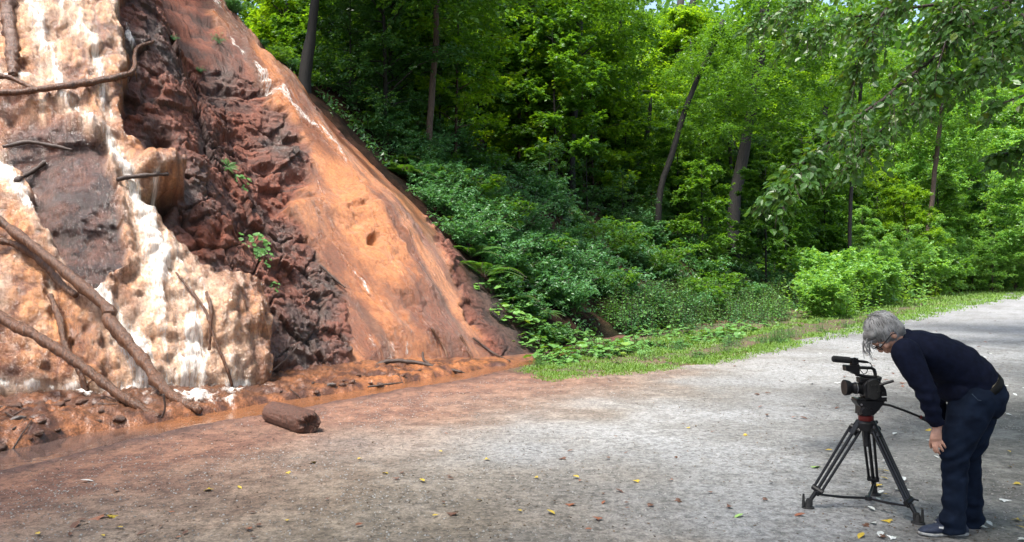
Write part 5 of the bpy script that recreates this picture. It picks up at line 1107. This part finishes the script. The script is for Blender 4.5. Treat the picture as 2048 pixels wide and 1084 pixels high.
bm_.ball(HP_(-.01, 0, .03), (.092, .074, .095), HR, 24, 16); bm_.ball(HP_(.03, 0, -.03), (.066, .06, .085), HR, 24, 16); bm_.ball(HP_(.045, 0, -.085), (.042, .042, .034), HR)
bm_.tube([HP_(.088, 0, .012), HP_(.104, 0, -.02), HP_(.110, 0, -.036)], [.007, .011, .013], 10); bm_.ball(HP_(.103, 0, -.04), (.012, .018, .009), HR)
bm_.ball(HP_(.09, 0, -.064), (.011, .024, .007), HR); bm_.ball(HP_(.088, 0, -.074), (.011, .021, .007), HR); bm_.ball(HP_(.088, 0, .02), (.012, .048, .010), HR)
for s in (-1, 1): bm_.ball(HP_(.0, s*.076, -.012), (.020, .010, .032), HR); bm_.ball(HP_(.07, s*.042, -.03), (.022, .02, .022), HR)
bm_.tube([HP_(-.01, 0, -.03), HP_(-.02, 0, -.08), Q(1803, 691), Q(1830, 702)], [.058, .056, .06, .07], 16)
bm_.tube([Q(1825, 700), Q(1870, 712), Q(1920, 745), Q(1950, 785)], [(.15, .09), (.16, .10), (.14, .11), (.14, .11)], 18, lat=(0, 1, 0))
def limb(m_, pts, n=16): m_.tube([Q(*p[:3]) for p in pts], [p[3] for p in pts], n); m_.ball(Q(*pts[0][:3]), pts[0][3])
limb(bm_, [(1812, 706, -.17, .055), (1854, 788, -.2, .042), (1873, 848, -.17, .028), (1874, 858, -.165, .026)])
limb(bm_, [(1816, 706, .17, .055), (1856, 785, .24, .042), (1878, 838, .22, .028), (1876, 847, .22, .026)])
for s in (-1, 1): limb(bm_, [(1946, 800, s*.09, .09), (1912 if s < 0 else 1932, 905, s*.1, .055), (1908 if s < 0 else 1942, 1030, s*.1, .04)])
# near hand resting on the thigh
def finger(m_, pts, r=.0088): m_.tube([Q(*p) for p in pts], [r*1.05, r, r*.95, r*.78][:len(pts)], 10); m_.ball(Q(*pts[-1]), r*.8, seg=10, rings=6); m_.ball(Q(*pts[0]), r*1.1, seg=10, rings=6)
bm_.tube([Q(1874, 855, -.17), Q(1873, 866, -.18), Q(1871.5, 877, -.185), Q(1872, 885, -.18)], [(.021, .026), (.019, .033), (.017, .038), (.013, .034)], 14, lat=(0, 1, 0))
finger(bm_, [(1881, 880, -.185), (1886, 887, -.192), (1889, 892, -.195), (1891, 895, -.190)])
finger(bm_, [(1876.5, 884, -.19), (1881, 893, -.198), (1884, 899, -.20), (1886, 902, -.195)], .0092)
finger(bm_, [(1871, 886, -.19), (1873.5, 896, -.198), (1876, 903, -.20), (1879, 907, -.193)], .009)
finger(bm_, [(1866, 885, -.185), (1866.5, 893, -.19), (1868, 900, -.19), (1871, 905, -.185)], .008)
finger(bm_, [(1866, 872, -.17), (1861.5, 881, -.165), (1860.5, 889, -.155), (1862, 895, -.150)], .0098)
# far hand closed round the pan handle
gp_ = np.array(K(1861, 846, -.176)); ga = unit(np.array(K(1865, 848, -.18))-np.array(K(1846, 838, -.155))); gb = unit(np.cross(ga, [0, 1, 0])); gc_ = np.cross(ga, gb)
wr = Q(1877, 847, .22); bm_.tube([wr, gp_+gb*.02+np.array([.03, .01, .0]), gp_+np.array([.012, .012, 0])], [.026, .028, .018], 12)
for k in range(4):
    c = gp_-ga*(.030-.019*k); a0 = 2.4
    bm_.tube([c+(gb*math.cos(a0-q)+gc_*math.sin(a0-q))*.022 for q in np.linspace(0, 4.0-.25*k, 8)], [.0095]*6+[.0085, .007], 8)
bm_.tube([gp_+gb*.022+np.array([.012, 0, 0]), gp_-ga*.02+gb*.022*-1+gc_*.006, gp_-ga*.045-gb*.018], [.011, .010, .008], 8)
bodyo = remesh(bm_, 'body', skin, .0042, person, 3, sm=.4)
# eyes and glasses
for s in (-1, 1):
    e = MB(); e.ball(HP_(.083, s*.031, -.002)-org_p, .0115, HR, 12, 8); e.build('eye', simple('eye', (.5, .48, .45), .2), person)
gl_ = MB()
for s in (-1, 1):
    ring = [HP_(.104, s*.033, -.004)+hl*.026*math.cos(q)+hu*.019*math.sin(q)-org_p for q in np.linspace(0, 2*math.pi, 17)]; gl_.tube(ring, .0032, 6)
    gl_.tube([HP_(.104, s*.058, .004)-org_p, HP_(.06, s*.078, .004)-org_p, HP_(.0, s*.086, .0)-org_p, HP_(-.02, s*.084, -.02)-org_p], .0032, 6)
gl_.tube([HP_(.106, -.008, 0)-org_p, HP_(.110, 0, .004)-org_p, HP_(.106, .008, 0)-org_p], .0028, 6); gl_.build('glasses', blk, person)
# hair
hm = MB(); hm.ball(HP_(-.018, 0, .030), (.100, .082, .105), HR, 28, 20); hm.ball(HP_(-.05, 0, -.03), (.065, .078, .07), HR, 24, 16); hm.ball(HP_(-.02, -.042, -.012), (.045, .038, .05), HR); hm.ball(HP_(-.02, .042, -.012), (.045, .038, .05), HR); hm.ball(HP_(.055, 0, .075), (.05, .065, .035), HR)
def hfold(P):
    L = (P-Hc) @ HR; az = np.arctan2(L[:, 1], L[:, 0]+.02); return .003*vn(np.stack([az*7, L[:, 2]*14, 0*az], 1), 5)+.0015*vn(np.stack([az*18, L[:, 2]*22, 0*az], 1), 6)
hair = remesh(hm, 'hair', haird, .006, person, 3, hfold)
sm_ = MB(); gdir = np.array([-.12, 0, -1.0])
for k in range(1300):
    v = rng.normal(0, 1, 3); v = v/np.linalg.norm(v); L = v*np.array([.100, .082, .105])+np.array([-.018, 0, .030])
    if L[0] > .045 and L[2] < .045: continue
    if L[2] < -.06: continue
    p = Hc+HR @ L; nrm = HR @ unit(v/np.array([.106, .088, .110])); away = p-HP_(-.03, 0, .14); t1 = unit(away-nrm*np.dot(away, nrm)); t2 = gdir-nrm*np.dot(gdir, nrm)
    d = unit(t1*.8+t2*.75+rng.normal(0, .07, 3)); ln_ = random.uniform(.045, .085)
    q1 = p+nrm*.004; q2 = p+d*ln_*.5+nrm*.008-nrm*ln_*.06; q3 = p+d*ln_-nrm*ln_*.42; sm_.tube([q1-org_p, q2-org_p, q3-org_p], [.0022, .0022, .0006], 4, cap=False)
for k in range(26):                            # lock hanging in front of the face, loose ends all round
    st_ = HP_(random.uniform(.06, .088), random.uniform(-.055, .04), random.uniform(.05, .085)); fall = random.uniform(.06, .145); sw = random.uniform(-.035, -.0)
    q = [st_, st_+np.array([sw-.005, 0, -.3*fall]), st_+np.array([sw*1.0-.004, 0, -.7*fall]), st_+np.array([sw*.4+.006, 0, -fall])]
    sm_.tube([a-org_p for a in q], [.0035, .0035, .003, .0008], 4, cap=False)
for k in range(60):
    st_ = HP_(random.uniform(-.09, .0), random.uniform(-.08, .08), random.uniform(-.07, .0)); d = np.array([random.uniform(-.02, .03), random.uniform(-.01, .01), -random.uniform(.02, .045)])
    sm_.tube([st_-org_p, st_+d*.5-hf*.006-org_p, st_+d-org_p], [.004, .0035, .0008], 4, cap=False)
sm_.build('hair_strands', hairm, person)['label'] = 'loose grey strands with one lock hanging before the glasses'
# navy long-sleeved top
sh = MB()
sh.tube([Q(1858, 770, .12), Q(1890, 790, .12)], [.07, .08], 12)
sh.tube([Q(1795, 683), Q(1808, 688), Q(1826, 695), Q(1862, 706), Q(1905, 729), Q(1938, 757), Q(1950, 770)], [(.07, .055), (.13, .085), (.185, .112), (.195, .135), (.185, .145), (.18, .152), (.172, .148)], 28, lat=(0, 1, 0))
sh.ball(Q(1925, 765), (.12, .16, .13)); sh.ball(Q(1905, 780, -.02), (.075, .14, .085))
limb(sh, [(1812, 704, -.16, .080), (1829, 740, -.185, .070), (1854, 788, -.21, .058), (1865, 820, -.20, .050), (1874, 850, -.175, .040)], 20)
limb(sh, [(1816, 704, .16, .080), (1836, 740, .2, .070), (1864, 785, .245, .058), (1876, 815, .24, .050), (1881, 840, .225, .040)], 20)
def sfold(P):
    x = (P[:, 0]-2.4)*1.0; z = P[:, 2]; a = x*.5+z*.87; b = x*.87-z*.5
    f = .011*ridge(np.stack([a*3.0+b*2, b*9, P[:, 1]*4], 1), 2, 501)+.006*vn(np.stack([a*9, b*22, P[:, 1]*9], 1), 503)
    arm = np.exp(-(np.abs(P[:, 1]-4.82)/.10)**2)*ss(1.02, .9, z); return f*.8+arm*.004*np.sin(z*95+8*x)
remesh(sh, 'shirt', shirtm, .0075, person, 6, sfold)
cm = MB(); cm.tube([Q(1803, 676)-org_p+np.array([0, 0, 0]), Q(1812, 682)-org_p], [(.075, .07), (.09, .078)], 24, cap=True, lat=(0, 1, 0)); cm.tube([Q(1797, 679)-org_p, Q(1806, 685)-org_p], [(.072, .066), (.08, .07)], 24, lat=(0, 1, 0)); cm.build('collar', shirtm, person)
um = MB(); um.tube([Q(1942, 763)-org_p, Q(1955, 777)-org_p], [(.172, .146), (.168, .142)], 28, lat=(0, 1, 0)); um.build('undershirt', underm, person)
bl = MB(); bl.tube([Q(1948, 771)-org_p, Q(1957, 782)-org_p], [(.178, .153), (.178, .153)], 32, lat=(0, 1, 0)); bl.build('belt', beltm, person)
# jeans
jn = MB()
jn.tube([Q(1952, 776), Q(1958, 787), Q(1952, 800), Q(1944, 815)], [(.172, .145), (.182, .155), (.18, .155), (.165, .14)], 28, lat=(0, 1, 0)); jn.ball(Q(1962, 780), (.105, .165, .115))
limb(jn, [(1948, 800, -.085, .128), (1934, 835, -.095, .117), (1920, 872, -.105, .098), (1909, 903, -.11, .084), (1910, 950, -.11, .070), (1909, 1000, -.11, .065), (1905, 1040, -.11, .070), (1907, 1062, -.11, .074)], 24)
limb(jn, [(1955, 800, .085, .128), (1948, 840, .09, .115), (1940, 880, .09, .096), (1931, 915, .09, .082), (1937, 955, .09, .074), (1941, 1000, .09, .068), (1941, 1030, .09, .070), (1942, 1052, .09, .072)], 24)
def jfold(P):
    z = P[:, 2]; f = .007*ridge(np.stack([P[:, 0]*7+z*5, P[:, 1]*7, z*11-P[:, 0]*6], 1), 2, 511)
    low = ss(.32, .1, z)*.007*np.sin(z*62+P[:, 0]*14+vn(P*9, 3)*2); kn = np.exp(-((z-.5)/.09)**2)*.006*np.sin(z*80-P[:, 0]*60); return f+low+kn
jo = remesh(jn, 'jeans', jeansm, .0075, person, 5, jfold)
def stitch(pts, nm='pocket_seam'):
    s_ = MB(); s_.tube([Q(*p)-org_p for p in pts], .0022, 5); s_.build(nm, simple('seam', (.03, .05, .08), .8), jo)
stitch([(1944, 788, -.215), (1956, 800, -.218), (1972, 803, -.20)]); 
# shoes
def shoe(hx, hy, dy, L, parent, stripe):
    h = Q(hx, hy, dy); h[2] = float(gheight(h[:1], h[1:2])[0][0])+.012; so_ = MB(); up_ = MB(); f = np.linspace(0, 1, 16)
    hw = np.interp(f, [0, .1, .3, .5, .72, .9, 1], [.022, .036, .037, .036, .048, .038, .014]); ht = np.interp(f, [0, .08, .3, .42, .6, .85, 1], [.05, .085, .10, .098, .07, .05, .026])
    for (mm, z0, z1, w) in ((so_, 0, .022, 1.06), (up_, .018, None, 1.0)):
        V, Fs = [], []; n = 16
        for i, q in enumerate(f):
            top = z1 if z1 else ht[i]
            for k in range(n):
                th = 2*math.pi*k/n; cy, sz = math.cos(th), math.sin(th); zz = z0+(top-z0)*(.5+.5*np.sign(sz)*abs(sz)**(.55 if sz > 0 else .25)); V.append((h[0]-q*L, h[1]+hw[i]*w*np.sign(cy)*abs(cy)**.7*(1 if sz < .3 else 1-.35*(sz-.3)/.7), h[2]+zz+.018*max(0, q-.75)**1.5*2))
        Fs = [[i*n+k, i*n+(k+1) % n, (i+1)*n+(k+1) % n, (i+1)*n+k] for i in range(15) for k in range(n)]+[list(range(n))[::-1], [15*n+k for k in range(n)]]; mm.add(V, Fs)
    for m3 in (so_, up_): m3.V = [v-org_p for v in m3.V]
    u_ = up_.build('shoe', shoem, parent); so_.build('sole', solem, u_)
    la = MB()
    for k in range(4): x = h[0]-L*(.44+.07*k); z = h[2]+np.interp(.44+.07*k, f, ht)+.003; la.tube([np.array([x, h[1]-.024, z-.008])-org_p, np.array([x-.006, h[1], z])-org_p, np.array([x, h[1]+.024, z-.008])-org_p], .0032, 6)
    la.build('lace', shoem, u_)
    if stripe:
        st_ = MB(); y = lambda q: h[1]-np.interp(q, f, hw)*.99-.0015
        def band(a, b, wa, wb):
            V = []
            for q, zc, wd in ((a[0], a[1], wa), ((a[0]+b[0])/2, (a[1]+b[1])/2, (wa+wb)/2), (b[0], b[1], wb)): V += [(h[0]-q*L, y(q), h[2]+zc-wd), (h[0]-q*L, y(q)+.004, h[2]+zc+wd)]
            st_.add(np.array(V)-org_p, [[0, 2, 3, 1], [2, 4, 5, 3]])
        band((.66, .058), (.48, .050), .004, .009); band((.50, .064), (.30, .028), .009, .012); band((.30, .028), (.16, .026), .012, .006)
        st_.build('side_stripe', stripem, u_, False)
        do = MB(); [do.tube([np.array([h[0]-q*L, y(q)+.002, h[2]+zz])-org_p, np.array([h[0]-q*L, y(q)-.0025, h[2]+zz])-org_p], .0035, 8) for q, zz in ((.44, .055), (.36, .043))]; do.build('stripe_dot', shoem, u_)
shoe(1934, 1066, -.09, .295, person, True); shoe(1962, 1050, .10, .285, person, False)
# drop prototypes that were never placed
for o in [x for x in bpy.data.objects if x.parent is None and x.type == 'EMPTY' and 'category' not in x]:
    for ch in list(o.children): bpy.data.objects.remove(ch)
    bpy.data.objects.remove(o)
